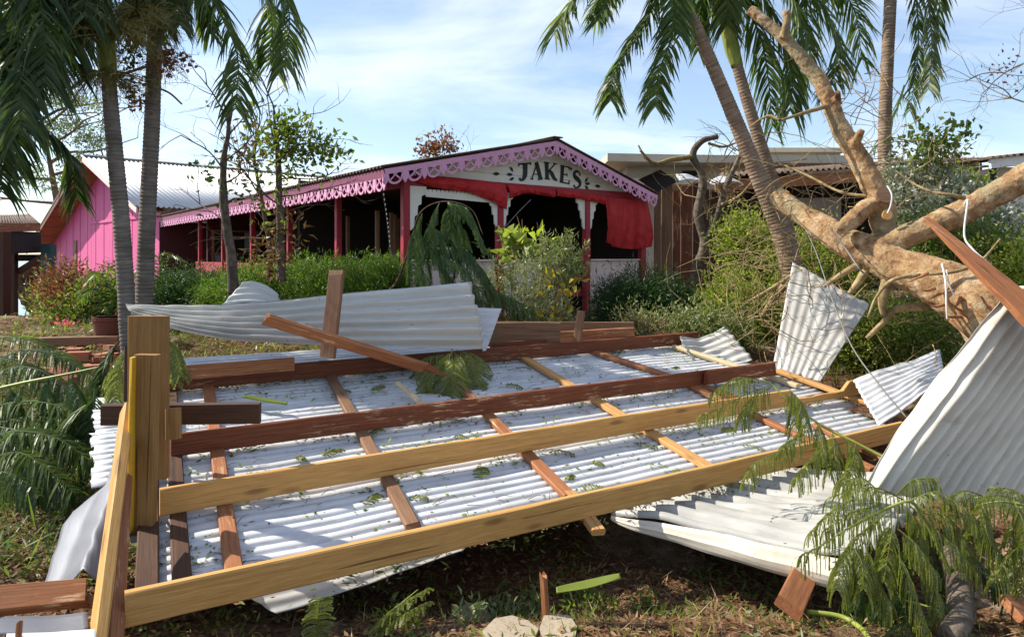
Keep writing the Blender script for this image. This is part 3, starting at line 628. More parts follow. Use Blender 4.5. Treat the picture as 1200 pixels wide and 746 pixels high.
# roof sheets, ribs parallel to the rafters
w0 = -.16; k = 0
for (wa, wb, sa, sb, dh) in ((.15, .84, .12, 6.05, -.052), (.78, 1.52, .05, 6.3, -.062), (1.45, 2.22, -.12, 6.3, -.054), (2.15, 2.95, -.1, 6.2, -.064), (2.88, 3.75, .25, 5.6, -.056)):
    c = [rp3(sa, wa, dh), rp3(sb, wa, dh), rp3(sb, wb, dh), rp3(sa, wb, dh)]
    sheet('roof_sheet', c, mat='white_m', par=fr, na=70, dents=.011, wl=.082, amp=.012, seed=k * 7.3, jag=.006, per=9, prof=groove); k += 1
# flared bits of sheet below the front rafter, left
sheet('bent_sheet', [rp3(.45, .17, -.06), rp3(1.75, .17, -.06), rp3(1.6, .07, -.09), rp3(.6, .0, -.13)], mat='shade_m', par=fr, na=40, dents=.03, seed=3.3, amp=.004)  # greyed material gives this sheet its shaded look

# ------------------------------------------------------------ loose sheets
top = [at(*p) for p in ((148, 357, 5.75), (200, 358, 5.85), (262, 357, 6.0), (330, 351, 6.3), (430, 341, 6.7), (549, 329, 7.0))]
bot = [at(*p) for p in ((152, 364, 5.65), (200, 384, 5.55), (262, 397, 5.62), (330, 403, 5.85), (430, 408, 6.15), (566, 410, 6.55))]
TC, BC = curve(top, 80), curve(bot, 80)
def roll(a, b):
    i = a * 79; k = min(int(i), 78); t_ = TC[k].lerp(TC[k + 1], i - k); b_ = BC[k].lerp(BC[k + 1], i - k); e = .35 + .65 * a
    if b < .22:                                    # curls over the top and back
        q = (.22 - b) / .22; ang = q * 2.3; p = t_ + V((.1, .55, 0)).normalized() * .16 * e * math.sin(ang) * 1.2 - UP * .14 * e * (1 - math.cos(ang)); 
    else:
        q = (b - .22) / .78; p = t_.lerp(b_, q) + V((.35, -.9, -.1)) * .10 * e * math.sin(math.pi * q) ** .8
    L_ = (t_ - b_).length
    r = .030 * min(1, L_ / .35) * math.sin(2 * math.pi * b * 8.2)
    p = p + V((.3, -.75, .55)) * r + V((.2, -.9, .3)) * .035 * (N.noise(V((a * 6, b * 2.2, 4))) + .5 * N.noise(V((a * 17, b * 5, 9))))
    return p
m = MB(); m.grid(roll, 110, 110, lambda a, b: (a * 3, b, 0))
rl = m.build('curled_sheet', M['cream_m'], None, tuple(at(380, 408, 6.4)), smooth=True, solid=.002, label='long curled sheet of cream corrugated roofing propped along the back rafter', cat='metal sheet')
sheet('flap', [at(552, 360, 7.25), at(588, 361, 7.35), at(570, 410, 6.95), at(566, 411, 6.93)], mat='white_m', par=rl, wl=.06, amp=.006, na=14, dents=.01)
sheet('torn_sheet', [at(258, 360, 6.9), at(330, 362, 7.3), at(326, 346, 7.5), at(284, 331, 7.3)], 'small torn sheet with a folded flange behind the long curled sheet', mat='cream_m', wl=.11, amp=.012, bend=lambda a, b, n: UP * .05 * math.sin(math.pi * a), dents=.03)
sheet('torn_sheet', [at(929, 307, 8.5), at(905, 432, 7.9), at(961, 447, 7.6), at(1019, 357, 8.1)], 'pale torn square of corrugated roofing standing on end below the broken tree', mat='cream_m', wl=.095, amp=.0042, na=40, dents=.03, seed=5, jag=.02)
sheet('crumpled_sheet', [at(797, 394, 8.3), at(850, 381, 8.6), at(882, 421, 8.1), at(812, 421, 7.9)], 'small crumpled white sheet at the far right end of the dark back rafter', mat='cream_m', wl=.1, amp=.012, na=24, dents=.09, seed=8, bend=lambda a, b, n: n * .12 * math.sin(math.pi * a))
sheet('loose_sheet', [at(1000, 445, 6.85), at(1101, 409, 7.3), at(1109, 445, 6.8), at(1030, 500, 5.9)], 'white corrugated sheet tilted up beyond the notched rafter end', mat='white_m', wl=.09, amp=.009, na=30, dents=.03, seed=2, jag=.02)
def bigbend(a, b, n):
    o = n * (.10 * math.sin(math.pi * a)) * 0
    if b < .09: q = (.09 - b) / .09; o += V((.06, .30, 0)) * q * q * (.2 + .12 * N.noise(V((a * 7, 0, 2))) + .35 * math.sin(math.pi * min(1, a * 1.2)) ** 2) - UP * .02 * q
    return o
sheet('standing_sheet', [at(1012, 575, 3.95), at(1190, 332, 4.35), at(1440, 330, 5.2), at(1262, 606, 4.5)], 'big grey corrugated sheet standing on its edge at the right margin', mat='grey_m', wl=.105, amp=.019, na=60, dents=.018, seed=4, bend=bigbend, jag=.008)
# forward sheet on the right with a turned-down lip
f00, f10, f11, f01 = at(716, 604, 4.42), at(1005, 655, 3.62), at(1110, 566, 4.75), at(890, 543, 5.45)
fs_ = sheet('forward_sheet', [f00, f10, f11, f01], 'white ribbed sheet with a turned down lip sticking out in front of the front rafter', mat='shade_m', wl=.15, amp=.034, na=50, dents=.04, seed=6)
m = MB()
def lip(a, b):
    p = f00.lerp(f10, a); h = .025 + .15 * a ** .7
    return p + V((-.02, -.05, 0)) * math.sin(b * 2.6) * (.3 + a) - UP * h * b + V((.25, -.6, .2)) * .022 * (b * 3 % 1.0 if b < .99 else 1) + UP * .012 * (1 - b) * math.sin(a * 5) + V((0, 1, .3)) * .02 * N.noise(V((a * 5, b, 7)))
m.grid(lip, 60, 7, lambda a, b: (a * 2.6, b * .14, 0)); m.build('turned_down_lip', M['grey_m'], fs_, solid=.002)
sheet('flat_sheet', [at(137, 522, 4.3), at(138, 694, 3.05), at(46, 694, 3.15), at(74, 576, 4.15)], 'smooth bent flat metal sheet sloping down left of the leaning planks', mat='zinc', wl=50, amp=0, na=50, per=9999, dents=.05, seed=9, jag=.03,
      bend=lambda a, b, n: UP * (.09 * max(0, .35 - abs(b - .25)) - .05 * b * b) + UP * .04 * math.sin(a * 5 + b * 3)) if False else None
LcP = [at(*q) for q in ((142, 500, 4.5), (122, 552, 4.1), (84, 578, 3.95), (66, 612, 3.65), (52, 660, 3.3), (47, 694, 3.1))]
RcP = [at(*q) for q in ((146, 500, 4.5), (150, 556, 4.1), (150, 590, 3.8), (150, 630, 3.5), (148, 668, 3.25), (145, 700, 3.05))]
def flat(a, b):
    i = a * 5; k = min(int(i), 4); p = LcP[k].lerp(LcP[k + 1], i - k).lerp(RcP[k].lerp(RcP[k + 1], i - k), b)
    fold = max(0, 1 - abs((b * .9 + a * .35) - .80) * 3.2)
    return p + UP * (.10 * fold * (.3 + a) - .10 * (1 - b) ** 3 + .012 * N.noise(V((a * 4, b * 3, 1)))) + V((.02, 0, 0)) * N.noise(V((a * 9, b, 3)))
m = MB(); m.grid(flat, 46, 23, lambda a, b: (a * 1.6, b * .5, 0)); m.build('flat_sheet', M['zinc'], None, tuple(flat(.6, .5)), smooth=True, solid=.002, label='smooth bent flat metal sheet sloping down left of the leaning planks', cat='metal sheet')
sheet('flat_sheet', [at(-40, 726, 2.72), at(102, 716, 2.85), at(104, 735, 2.75), at(-40, 746, 2.65)], 'narrow grey metal strip lying under the broken plank in the lower left corner', mat='zinc', wl=9, amp=0, na=24, per=200, dents=.03, seed=12)
sheet('flat_sheet', [at(8, 742, 2.62), at(112, 734, 2.7), at(116, 790, 2.5), at(0, 800, 2.45)], 'pale metal scrap at the bottom edge below the narrow grey strip', mat='white_m', wl=9, amp=0, na=24, per=200, dents=.03, seed=15)

# ------------------------------------------------------------ loose timbers
def timber(label, a, b, w_, h_, mt, up=UP, name='timber', cat='timber', **k):
    a = at(*a) if len(a) == 3 and not isinstance(a, V) else a; b = at(*b) if not isinstance(b, V) else b
    m = MB(); m.beam(a, b, w_, h_, up=up, **k); lo = a if a.z < b.z else b
    return m.build(name, M[mt], None, tuple(lo), label=label, cat=cat)
FY = V((0, 1, 0))
timber('tall wide post standing behind the yellow edged post', (174, 560, 3.98), (174.5, 370, 3.98), .045 * 4.9, .05, 'post', up=FY, name='post', cat='post', seg=14)
pb = timber('shorter thick post with a yellow painted edge, in front of the tall wide post', (168, 624, 3.66), (173, 415, 3.66), .118, .055, 'post', up=FY, name='post', cat='post', seg=14)
m = MB(); p0, p1 = at(153.5, 622, 3.63), at(157.5, 418, 3.63); m.beam(p0, p1, .022, .062, up=FY, seg=24, jit=.006); m.build('painted_edge', M['yellow'], pb)
timber('long pale plank leaning in front of the posts at the left end of the rafters', (113, 760, 2.70), (149, 479, 3.78), .085, .05, 'pine', up=V((.45, .9, 0)), seg=16, name='plank', cat='plank')
timber('red-brown plank leaning beside the long pale leaning plank', (133, 770, 2.72), (147, 560, 3.5), .035, .06, 'redlt', up=V((.45, .9, 0)), seg=16, name='plank', cat='plank', sp1=.05)
timber('short pale offcut wedged behind the yellow edged post', (203.5, 514, 3.9), (203, 478, 3.92), .07, .06, 'post', up=FY, name='offcut', cat='offcut', seg=4)
timber('dark short board lying across the left rafter ends behind the posts', (120, 485.5, 4.16), (305, 483.5, 4.24), .05, .125, 'dark', seg=14, name='board', cat='board')
timber('dark red upright stub behind the tall wide post', (151, 470, 4.35), (152, 405, 4.4), .05, .05, 'dark', up=FY, seg=6, name='offcut', cat='offcut')
timber('upright broken board standing on the back rafter in front of the curled sheet', (384, 419, 5.72), (394.5, 322, 5.78), .135, .04, 'weath', up=V((.3, .95, 0)), seg=14, name='board', cat='board', sp1=.05)
timber('splintered red board slanting down across the curled sheet', (312, 374, 5.4), (492, 429, 5.9), .05, .095, 'redlt', up=V((.2, -.5, .8)), seg=20, name='board', cat='board', sp0=.08, sp1=.35)
timber('white broken stick lying on the roof beside the heap of green fronds', rpx(466, 449, .02), rpx(500, 477, .02), .05, .025, 'palewood', up=RN, seg=8, name='stick', cat='stick', sp0=.03, sp1=.04)
timber('light brown board lying behind the curled sheet at the back', (566, 392, 7.55), (656, 392, 7.75), .04, .26, 'weath', seg=8, name='board', cat='board')
timber('long dark board behind the light brown one below the yellow leaved plant', (580, 388, 7.95), (742, 388, 8.3), .04, .22, 'weath', seg=10, name='board', cat='board')
timber('short reddish board at the right end of the long dark board', (655, 396, 7.9), (742, 391, 8.1), .04, .15, 'redlt', seg=8, name='board', cat='board', sp1=.06)
timber('narrow upright slat standing among the boards at the back', (676, 402, 7.7), (681, 364, 7.7), .09, .03, 'weath', up=V((.4, .9, 0)), seg=6, name='slat', cat='slat')
timber('dark board slanting behind the dark back rafter', (575, 406, 7.35), (640, 402, 7.7), .04, .09, 'red', seg=6, name='board', cat='board')
timber('broken light plank with a splintered end at the lower left', (-60, 709, 2.72), (98, 694, 2.98), .12, .045, 'redlt', up=V((.1, -.55, .85)), seg=14, name='plank', cat='plank', sp1=.05)
timber('red splintered sliver sticking out of the broken light plank', (88, 703, 2.98), (122, 706, 2.98), .05, .03, 'redlt', up=V((.1, -.55, .85)), seg=6, name='sliver', cat='splinter', sp1=.12)
timber('reddish wooden block slanting out from under the turned down lip', (946, 666, 3.85), (924, 712, 3.42), .13, .06, 'redlt', up=V((.1, -.6, .8)), seg=8, name='block', cat='block')
timber('thin broken stake sticking out of the soil', (640, 728, 3.46), (637, 677, 3.46), .035, .03, 'redlt', up=V((.6, .8, 0)), seg=8, name='stake', cat='stake', sp1=.04)
timber('pale board end at the right edge of the picture bottom', (1184, 712, 3.3), (1260, 722, 3.5), .13, .04, 'redlt', up=V((.1, -.5, .9)), seg=5, name='board', cat='board')
timber('pointed twig stake in the lower left corner', (20, 770, 2.6), (23, 729, 2.62), .02, .02, 'redlt', up=V((.6, .8, 0)), seg=6, name='stake', cat='stake', sp1=.02)
# splintered plank at the right edge: a tapering wedge
m = MB(); a, b = at(1086, 256, 4.75), at(1250, 402, 4.05); T = (b - a).normalized(); sd_ = T.cross(V((.25, -1, .1))).normalized(); dp = T.cross(sd_)
n = 18; vs = []; gs = []
for i in range(n + 1):
    q = i / n; hw = .012 + .115 * q ** .8 + .008 * N.noise(V((q * 8, 0, 5))); c = a.lerp(b, q)
    for x, y in ((-1, -.5), (1, -.5), (1, .5), (-1, .5)): 
        vs.append(c + sd_ * hw * x * (1 if x > 0 else .8 + .15 * N.noise(V((q * 20, 3, 1)))) + dp * .055 * y * (.4 + .6 * q)); gs.append((q * 1.4 + 3, x * hw, y * .05))
m.add(vs, [(i * 4 + k, i * 4 + (k + 1) % 4, i * 4 + 4 + (k + 1) % 4, i * 4 + 4 + k) for i in range(n) for k in range(4)] + [(3, 2, 1, 0)], gs)
m.build('plank', M['redlt'], None, tuple(b), label='sharp splintered red plank pointing up over the standing sheet at the right', cat='plank')

# ------------------------------------------------------------ plants: builders
def cloud(name, blobs, n, l, wd, mat, label=None, cat='bush', base=None, cl=.10, per=14, par=None, up=.35, rnd=.8, fold=.25, twigs=0, twm='twig', kind=None, group=None, shell=2.2, zscale=1.):
    """blobs: (centre, (rx,ry,rz), weight); leaves in clumps through the volume"""
    wts = np.array([b[2] for b in blobs], float); wts /= wts.sum(); nc = max(3, n // per)
    bi = rng.choice(len(blobs), nc, p=wts); C = np.array([tuple(blobs[i][0]) for i in bi]); Rr = np.array([blobs[i][1] for i in bi], float)
    d = rng.normal(size=(nc, 3)); d /= np.linalg.norm(d, axis=1, keepdims=True); rr = rng.random((nc, 1)) ** (1 / shell) * (.75 + .4 * rng.random((nc, 1)))
    cc = C + d * Rr * rr
    k = np.repeat(np.arange(nc), per); off = rng.normal(size=(len(k), 3)) * cl; off[:, 2] *= zscale; P = cc[k] + off
    D = d[k] * .7 + rng.normal(size=(len(k), 3)) * rnd + np.array([0, 0, up]); D /= np.linalg.norm(D, axis=1, keepdims=True)
    Q = rng.normal(size=(len(k), 3)); S = np.cross(D, Q); S /= np.linalg.norm(S, axis=1, keepdims=True); Nn = np.cross(D, S)
    ll = l * (.6 + .8 * rng.random((len(k), 1))); ww = wd * (.6 + .8 * rng.random((len(k), 1))) / 2
    A = P; B = P + D * ll * .45 + S * ww + Nn * ll * fold * .5; T_ = P + D * ll - Nn * ll * fold * .3; E = P + D * ll * .45 - S * ww + Nn * ll * fold * .5
    m = MB(); m.quads(np.stack([A, B, T_, E], 1))
    if par is None and (twigs or label):
        b = base if base is not None else (float(blobs[0][0].x), float(blobs[0][0].y), float(gz(blobs[0][0].x, blobs[0][0].y)))
        root = thing(name, tuple(b), label, cat, group); m.build('leaves', M[mat], root)
        if twigs:
            tm = MB(); b = V(b)
            for i in range(twigs):
                e = V(cc[rng.integers(nc)]); mid = b.lerp(e, .5) + V(rng.normal(size=3)) * .10; bb = b + V((random.uniform(-.3, .3) * blobs[0][1][0], random.uniform(-.2, .2), 0))
                tm.tube(curve([bb, mid, e, e + (e - mid) * .3], 9), curve([.012, .008, .005, .002], 9), 4)
            tm.build('stems', M[twm], root)
        return root
    return m.build(name, M[mat], par, base, kind=kind, label=label, cat=cat)
def bl(px, py, Y, rx, ry, dy=None, wt=1.):
    s = Y / F; return (at(px, py, Y), (rx * s, dy if dy else rx * s * .7, ry * s), wt)
def frond(mb, pts, n=46, ll=.42, wd=.028, droop=.8, taper=.5, stem=.018, sd=0, nrm=None, gap=0., s0=.08):
    C = curve(pts, 40); mb.tube(C, curve([stem, stem * .8, stem * .5, stem * .2], 40), 5)
    Ls = []
    for i in range(n):
        q = s0 + (1 - s0) * (i + .5) / n; x = q * 39; k = min(int(x), 38); p = C[k].lerp(C[k + 1], x - k); T = (C[k + 1] - C[k]).normalized()
        S = T.cross(nrm if nrm else UP)
        if S.length < .25: S = T.cross(V((.3, -.8, .4)))
        S.normalize(); Nn = S.cross(T)
        for sg in (-1, 1):
            if random.random() < gap: continue
            l = ll * (1 - taper * abs(q - .38) ** 1.3 * 1.6) * random.uniform(.8, 1.15)
            d = (S * sg * random.uniform(.75, 1.05) + T * random.uniform(.45, .9) + Nn * random.uniform(-.1, .35)).normalized(); pp = p; w_ = wd * random.uniform(.7, 1.1); prev = None
            Wd_ = (T - d * T.dot(d)).normalized() + V((random.gauss(0, .75), random.gauss(0, .75), random.gauss(0, .4))); Wd_ = (Wd_ - d * Wd_.dot(d)).normalized(); dr = droop * random.uniform(.7, 1.25); row = []
            for j in range(5):
                ww = w_ * (.5, 1, .85, .5, .05)[j] / 2; row.append((pp - Wd_ * ww, pp + Wd_ * ww)); d = (d + V((random.uniform(-.05, .05), random.uniform(-.05, .05), -dr * .36))).normalized(); pp = pp + d * l / 4
            for j in range(4): Ls.append([row[j][0], row[j][1], row[j + 1][1], row[j + 1][0]])
    # weld each leaflet strip so it is one island
    for s_ in range(0, len(Ls), 4):
        o = [Ls[s_][0], Ls[s_][1]] + [v for j in range(4) for v in (Ls[s_ + j][3], Ls[s_ + j][2])]
        mb.add(o, [(0, 1, 3, 2), (2, 3, 5, 4), (4, 5, 7, 6), (6, 7, 9, 8)])
    return mb
def pleaf(mb, pts, npin=16, pl=.16, nl=16, ll=.010, lw=.0032, sag=1.1, stem=.004, spread=.7):
    """a twice-feathered leaf: rib with pairs of drooping pinnae of tiny leaflets"""
    C = curve(pts, 30); mb.tube(C, [stem * (1 - .7 * i / 29) for i in range(30)], 4)
    out_ = []
    for i in range(npin):
        q = .06 + .94 * (i + .5) / npin; x = q * 29; k = min(int(x), 28); p = C[k].lerp(C[k + 1], x - k); T = (C[k + 1] - C[k]).normalized(); S = T.cross(UP)
        S = S.normalized() if S.length > .2 else V((1, 0, 0))
        for sg in (-1, 1):
            l = pl * (.55 + .45 * math.sin(math.pi * (.15 + .75 * q))) * random.uniform(.8, 1.15)
            d = (S * sg * spread + T * .45 + UP * random.uniform(0, .25)).normalized(); P = [p]
            for j in range(6):
                d = (d + V((random.uniform(-.06, .06), random.uniform(-.06, .06), -sag * .45))).normalized(); P.append(P[-1] + d * l / 6)
            A = np.array([tuple(v) for v in P]); tt = np.linspace(0, 6, nl); ii = np.minimum(tt.astype(int), 5); f = (tt - ii)[:, None]
            pos = A[ii] * (1 - f) + A[ii + 1] * f; tan = A[ii + 1] - A[ii]; tan /= np.linalg.norm(tan, axis=1, keepdims=True)
            sv = np.cross(tan, np.array([.4, -.9, .3]) + rng.normal(size=3) * .35); sv /= np.linalg.norm(sv, axis=1, keepdims=True) + 1e-9
            for g_ in (-1, 1):
                e = pos + (sv * g_ * .8 + tan * .6) * ll * (.8 + .4 * rng.random((nl, 1)))
                h_ = tan * lw / 2 * (1 + rng.random((nl, 1)))
                out_.append(np.stack([pos - h_, pos + h_, e + h_ * .8, e - h_ * .8], 1))
            # the fine stalk of the pinna
            w_ = sv * .0009; out_.append(np.stack([pos[:-1] - w_[:-1], pos[:-1] + w_[:-1], pos[1:] + w_[1:], pos[1:] - w_[1:]], 1))
    mb.quads(np.concatenate(out_)); return mb
def pp_(pts, Y0, Y1=None):
    n = len(pts); return [at(p[0], p[1], Y0 if Y1 is None else lerp(Y0, Y1, i / max(1, n - 1))) for i, p in enumerate(pts)]
def branchy(mb, p, d, l, r, dep, tips, kink=.35, split=(2, 3), shrink=.68, grav=0., n=6):
    pts = [p]; dd = d.normalized()
    for i in range(4): dd = (dd + V([random.gauss(0, kink * .5) for _ in range(3)]) + UP * grav).normalized(); pts.append(pts[-1] + dd * l / 4)
    mb.tube(curve(pts, 8), curve([r, r * .85, r * .7, r * .6, r * .5], 8), n, rough=.15)
    if dep == 0: tips.append((pts[-1], dd)); return
    for k in range(random.randint(*split)):
        q = pts[random.choice((2, 3, 4, 4))]; nd = (dd + V([random.gauss(0, .6) for _ in range(3)])).normalized()
        branchy(mb, q, nd, l * shrink * random.uniform(.8, 1.2), r * .5, dep - 1, tips, kink, split, shrink, grav, max(3, n - 1))
def ringed(pts, rads, n=14, ring=.045, m=None):
    """a palm trunk with its leaf-scar rings as relief"""
    m = m or MB(); C = curve(pts, 160); L = [0]
    for a, b in zip(C, C[1:]): L.append(L[-1] + (b - a).length)
    tot = L[-1]; nn = int(tot / ring * 4); P, Rr = [], []; RC = curve(rads, 160)
    for i in range(nn + 1):
        l = tot * i / nn; k = min(max(0, np.searchsorted(L, l) - 1), 158); q = (l - L[k]) / max(1e-6, L[k + 1] - L[k]); P.append(C[k].lerp(C[k + 1], q))
        r = RC[k] * (1 + .012 * N.noise(V((l * 3, 0, 0)))); Rr.append(r * (1.0, 1.045, 1.03, .985)[i % 4] * (1 + .012 * N.noise(V((l * 31, 2, 0)))))
    m.tube(P, Rr, n, rough=.02, ru=14); return m

# ------------------------------------------------------------ palms
def palm(name, label, trunk, rads, mat, shaft, fronds, Y, fm='palmleaf', group=None, base=None):
    T = [at(*p) for p in trunk]; t_ = thing(name, base or tuple(T[0]), label, 'palm tree', group)
    ringed(T, rads).build('trunk', M[mat], t_, smooth=True)
    if shaft:
        S = [at(*p) for p in shaft[0]]; m = MB(); m.tube(curve(S, 20), curve(shaft[1], 20), 14); m.build('crownshaft', M['shaft'], t_, smooth=True)
    for (pts, ya, yb, kw) in fronds:
        m = MB(); kw = dict(kw); mm = kw.pop('mat', fm); frond(m, pp_(pts, ya, yb), **kw); m.build('frond', M[mm], t_)
    return t_
D1 = dict(n=100, ll=.64, wd=.034, gap=.06, droop=1.0, taper=.35); D2 = dict(n=100, ll=.70, wd=.036, gap=.06, droop=.95, taper=.35, mat='palmdark')
pl1 = palm('palm_tree', 'grey ringed palm with a green crownshaft, left of its taller twin', [(156, 445, 7.9), (150, 390, 7.9), (147, 330, 7.9), (141, 245, 7.9), (132, 150, 7.9), (127, 88, 7.9)], [.095, .09, .088, .087, .082, .076], 'palm_b',
     ([(127, 92, 7.9), (126, 75, 7.9), (124, 50, 7.9), (124, 10, 7.9), (126, -40, 7.9)], [.08, .10, .095, .07, .05]),
     [([(125, -20), (95, -55), (60, -20), (42, 45), (30, 110)], 7.9, 7.4, D2), ([(122, -30), (100, -70), (72, -40), (62, 30), (58, 95)], 7.9, 7.2, D2),
      ([(125, -40), (80, -90), (20, -70), (0, -10), (-10, 60)], 7.9, 7.6, D2), ([(124, -30), (140, -70), (160, -50), (170, -10), (172, 40)], 7.9, 8.6, D2),
      ([(126, -30), (110, -60), (92, -20), (88, 30), (80, 60)], 7.9, 8.8, D2), ([(124, -40), (90, -70), (45, -50), (15, 0), (5, 50)], 7.9, 8.4, D2), ([(126, -30), (118, -50), (104, -25), (100, 20)], 7.9, 7.3, D2)], 7.9, group='palms in front of the pink house')
pl2 = palm('palm_tree', 'tall ringed palm with drooping fronds in front of the pink house', [(166, 440, 8.3), (169, 350, 8.3), (173, 250, 8.3), (178, 150, 8.3), (181, 60, 8.3), (186, -40, 8.3)], [.105, .098, .092, .087, .083, .08], 'palm_b',
     ([(186, -40, 8.3), (187, -80, 8.3), (188, -120, 8.3)], [.10, .11, .08]),
     [([(188, -60), (222, -40), (252, 5), (278, 65), (276, 128)], 8.3, 7.8, D1), ([(190, -75), (255, -95), (308, -50), (338, 10), (334, 78)], 8.3, 8.0, D1), ([(190, -70), (270, -90), (300, -40), (318, 20), (316, 75)], 8.3, 8.5, D1),
      ([(188, -55), (200, -30), (207, 0), (211, 30)], 8.3, 7.9, dict(D1, ll=.4, mat='palmpale')), ([(186, -60), (172, -40), (160, -5), (150, 30)], 8.3, 7.9, dict(D1, ll=.45)),
      ([(188, -55), (215, -45), (236, -5), (246, 40)], 8.3, 8.7, dict(D1, ll=.45)), ([(186, -70), (140, -80), (110, -40), (100, 10)], 8.3, 8.0, D2), ([(189, -60), (194, -30), (190, 5), (196, 35)], 8.3, 8.0, dict(D1, ll=.35, mat='palmpale'))], 8.3, group='palms in front of the pink house')
palm('palm_tree', 'dark palm at the left margin with hanging fronds, trunk out of sight', [(-110, 470, 7.2), (-105, 300, 7.2), (-90, 100, 7.2), (-80, -60, 7.2)], [.12, .11, .10, .09], 'palm_b',
     ([(-80, -60, 7.2), (-80, -110, 7.2)], [.1, .07]),
     [([(-80, -80), (-30, -110), (30, -60), (50, 20), (54, 100)], 7.2, 6.8, D2), ([(-80, -70), (-30, -80), (5, -20), (22, 60), (24, 150)], 7.2, 6.6, D2), ([(-80, -60), (-50, -40), (-20, 30), (-8, 110), (-4, 180)], 7.2, 6.9, D2),
      ([(-80, -50), (-40, -20), (0, 60), (20, 130), (18, 190)], 7.2, 7.4, D2), ([(-70, 60), (-10, 110), (40, 140), (78, 178), (90, 232)], 7.2, 7.8, dict(D2, ll=.5)), ([(-80, -80), (-10, -100), (50, -50), (78, 15), (80, 75)], 7.2, 7.5, D2), ([(-80, -40), (-50, 20), (-20, 90), (0, 170), (2, 225)], 7.2, 7.0, dict(D2, ll=.5))], 7.2, 'palmdark')
# seed stalks hanging round the left crowns
def stalks(par, c, n, rx, ry, mat, tip=None, ln=(.25, .55)):
    m = MB()
    for i in range(n):
        a = random.uniform(-2.6, .0) if False else random.uniform(0, 6.28); d = V((math.cos(a) * rx, math.sin(a) * .5, random.uniform(-1, .35) * ry)).normalized(); l = random.uniform(*ln); P = [c]
        for j in range(5): d = (d + V([random.gauss(0, .16) for _ in range(3)]) - UP * .08).normalized(); P.append(P[-1] + d * l / 5)
        m.tube(curve(P, 9), curve([.006, .004, .002], 9), 3)
        for q in range(6):
            b = P[random.choice((2, 3, 4, 5))]; e = V([random.gauss(0, .6) for _ in range(3)]).normalized(); m.tube([b, b + e * .05, b + e * .05 + V((random.gauss(0, .02), random.gauss(0, .02), -.05))], [.002, .0016, .001], 3)
    m.build('flower_stalk', M[mat], par)
stalks(pl1, at(118, 84, 7.8), 150, 1, .5, 'infl', ln=(.3, .65)); stalks(pl1, at(132, 30, 7.75), 260, 1.2, .5, 'infl', ln=(.3, .8)); stalks(pl1, at(160, 10, 7.9), 160, 1.2, .5, 'infl', ln=(.25, .7)); stalks(pl2, at(190, 70, 8.2), 36, 1, .9, 'infl', ln=(.2, .42))
m = MB(); m.tube(curve([at(128, 92, 7.85), at(150, 85, 7.9), at(172, 78, 8)], 10), .016, 6); m.tube(curve([at(188, 104, 8.2), at(200, 110, 8.1), at(213, 122, 8)], 10), curve([.012, .012, .01], 10), 5); m.build('dead_stalk', M['twigd'], pl2, smooth=True)
cloud('seed_cluster', [bl(215, 68, 8, 20, 14), bl(196, 72, 8, 8, 30, wt=1), bl(160, 112, 8, 14, 12)], 260, .055, .045, 'reddry', par=pl2, cl=.05, cat=None, kind='stuff')
cloud('seed_cluster', [bl(150, 70, 8.1, 22, 40)], 130, .06, .045, 'palmdark', par=pl2, cl=.05, cat=None, kind='stuff')

G2 = 'palms beside the broken tree'; E1_ = dict(n=98, ll=.66, wd=.036, gap=.06, droop=.85, taper=.35); E2_ = dict(E1_, droop=1.1, ll=.68)
pr1 = palm('palm_tree', 'leaning ringed palm with a yellow-green crownshaft, left of the broken tree', [(938, 400, 9.0), (930, 330, 9.0), (915, 270, 9.0), (886, 200, 9.0), (851, 115, 9.0), (817, 35, 9.0), (806, 14, 9.0)], [.14, .13, .125, .105, .088, .078, .076], 'palm_b2',
     ([(808, 18, 9), (801, 0, 9), (788, -30, 9), (775, -70, 9)], [.082, .09, .08, .05]),
     [([(778, -60), (745, -70), (705, -40), (668, 5), (650, 40)], 9, 8.5, dict(E1_, droop=.7)), ([(780, -55), (750, -40), (722, -15), (700, 25)], 9, 8.4, dict(E1_, ll=.45, droop=.6)), ([(782, -40), (764, 10), (742, 45), (720, 85), (716, 118)], 9, 8.6, dict(E1_, ll=.5)),
      ([(785, -50), (790, 0), (788, 40), (772, 85), (768, 125)], 9, 8.3, dict(E1_, ll=.5)), ([(780, -60), (760, -80), (735, -60), (715, -20), (700, 10)], 9, 9.4, E1_), ([(790, -60), (830, -60), (850, -20), (852, 30)], 9, 9.5, E1_)], 9, group=G2)
pr2 = palm('palm_tree', 'slimmer leaning palm with a green crownshaft behind the broken branch', [(934, 330, 9.8), (920, 255, 9.8), (898, 190, 9.8), (876, 120, 9.8), (863, 74, 9.8)], [.10, .09, .085, .078, .074], 'palm_b2',
     ([(864, 78, 9.8), (858, 58, 9.8), (852, 30, 9.8), (848, -10, 9.8), (845, -50, 9.8)], [.082, .10, .095, .08, .05]),
     [([(846, -40), (880, -60), (925, -35), (965, 10), (985, 60), (975, 100)], 9.8, 9.3, E1_), ([(847, -40), (900, -70), (960, -40), (1000, 10), (1010, 70)], 9.8, 10.2, E1_), ([(850, -30), (882, -20), (910, 25), (928, 85), (926, 130)], 9.8, 9.5, E2_),
      ([(848, -20), (868, 0), (890, 40), (900, 90), (905, 150)], 9.8, 10.3, E2_), ([(846, -40), (815, -45), (800, 0), (798, 40)], 9.8, 9.6, dict(E1_, ll=.45)), ([(848, -35), (900, -55), (940, -15), (945, 40), (935, 90)], 9.8, 10.6, E2_), ([(847, -40), (830, -30), (822, 10), (818, 60)], 9.8, 10.2, dict(E1_, ll=.45)), ([(850, -35), (895, -50), (930, 0), (950, 60)], 9.8, 9.2, dict(E1_, ll=.5))], 9.8, group=G2)
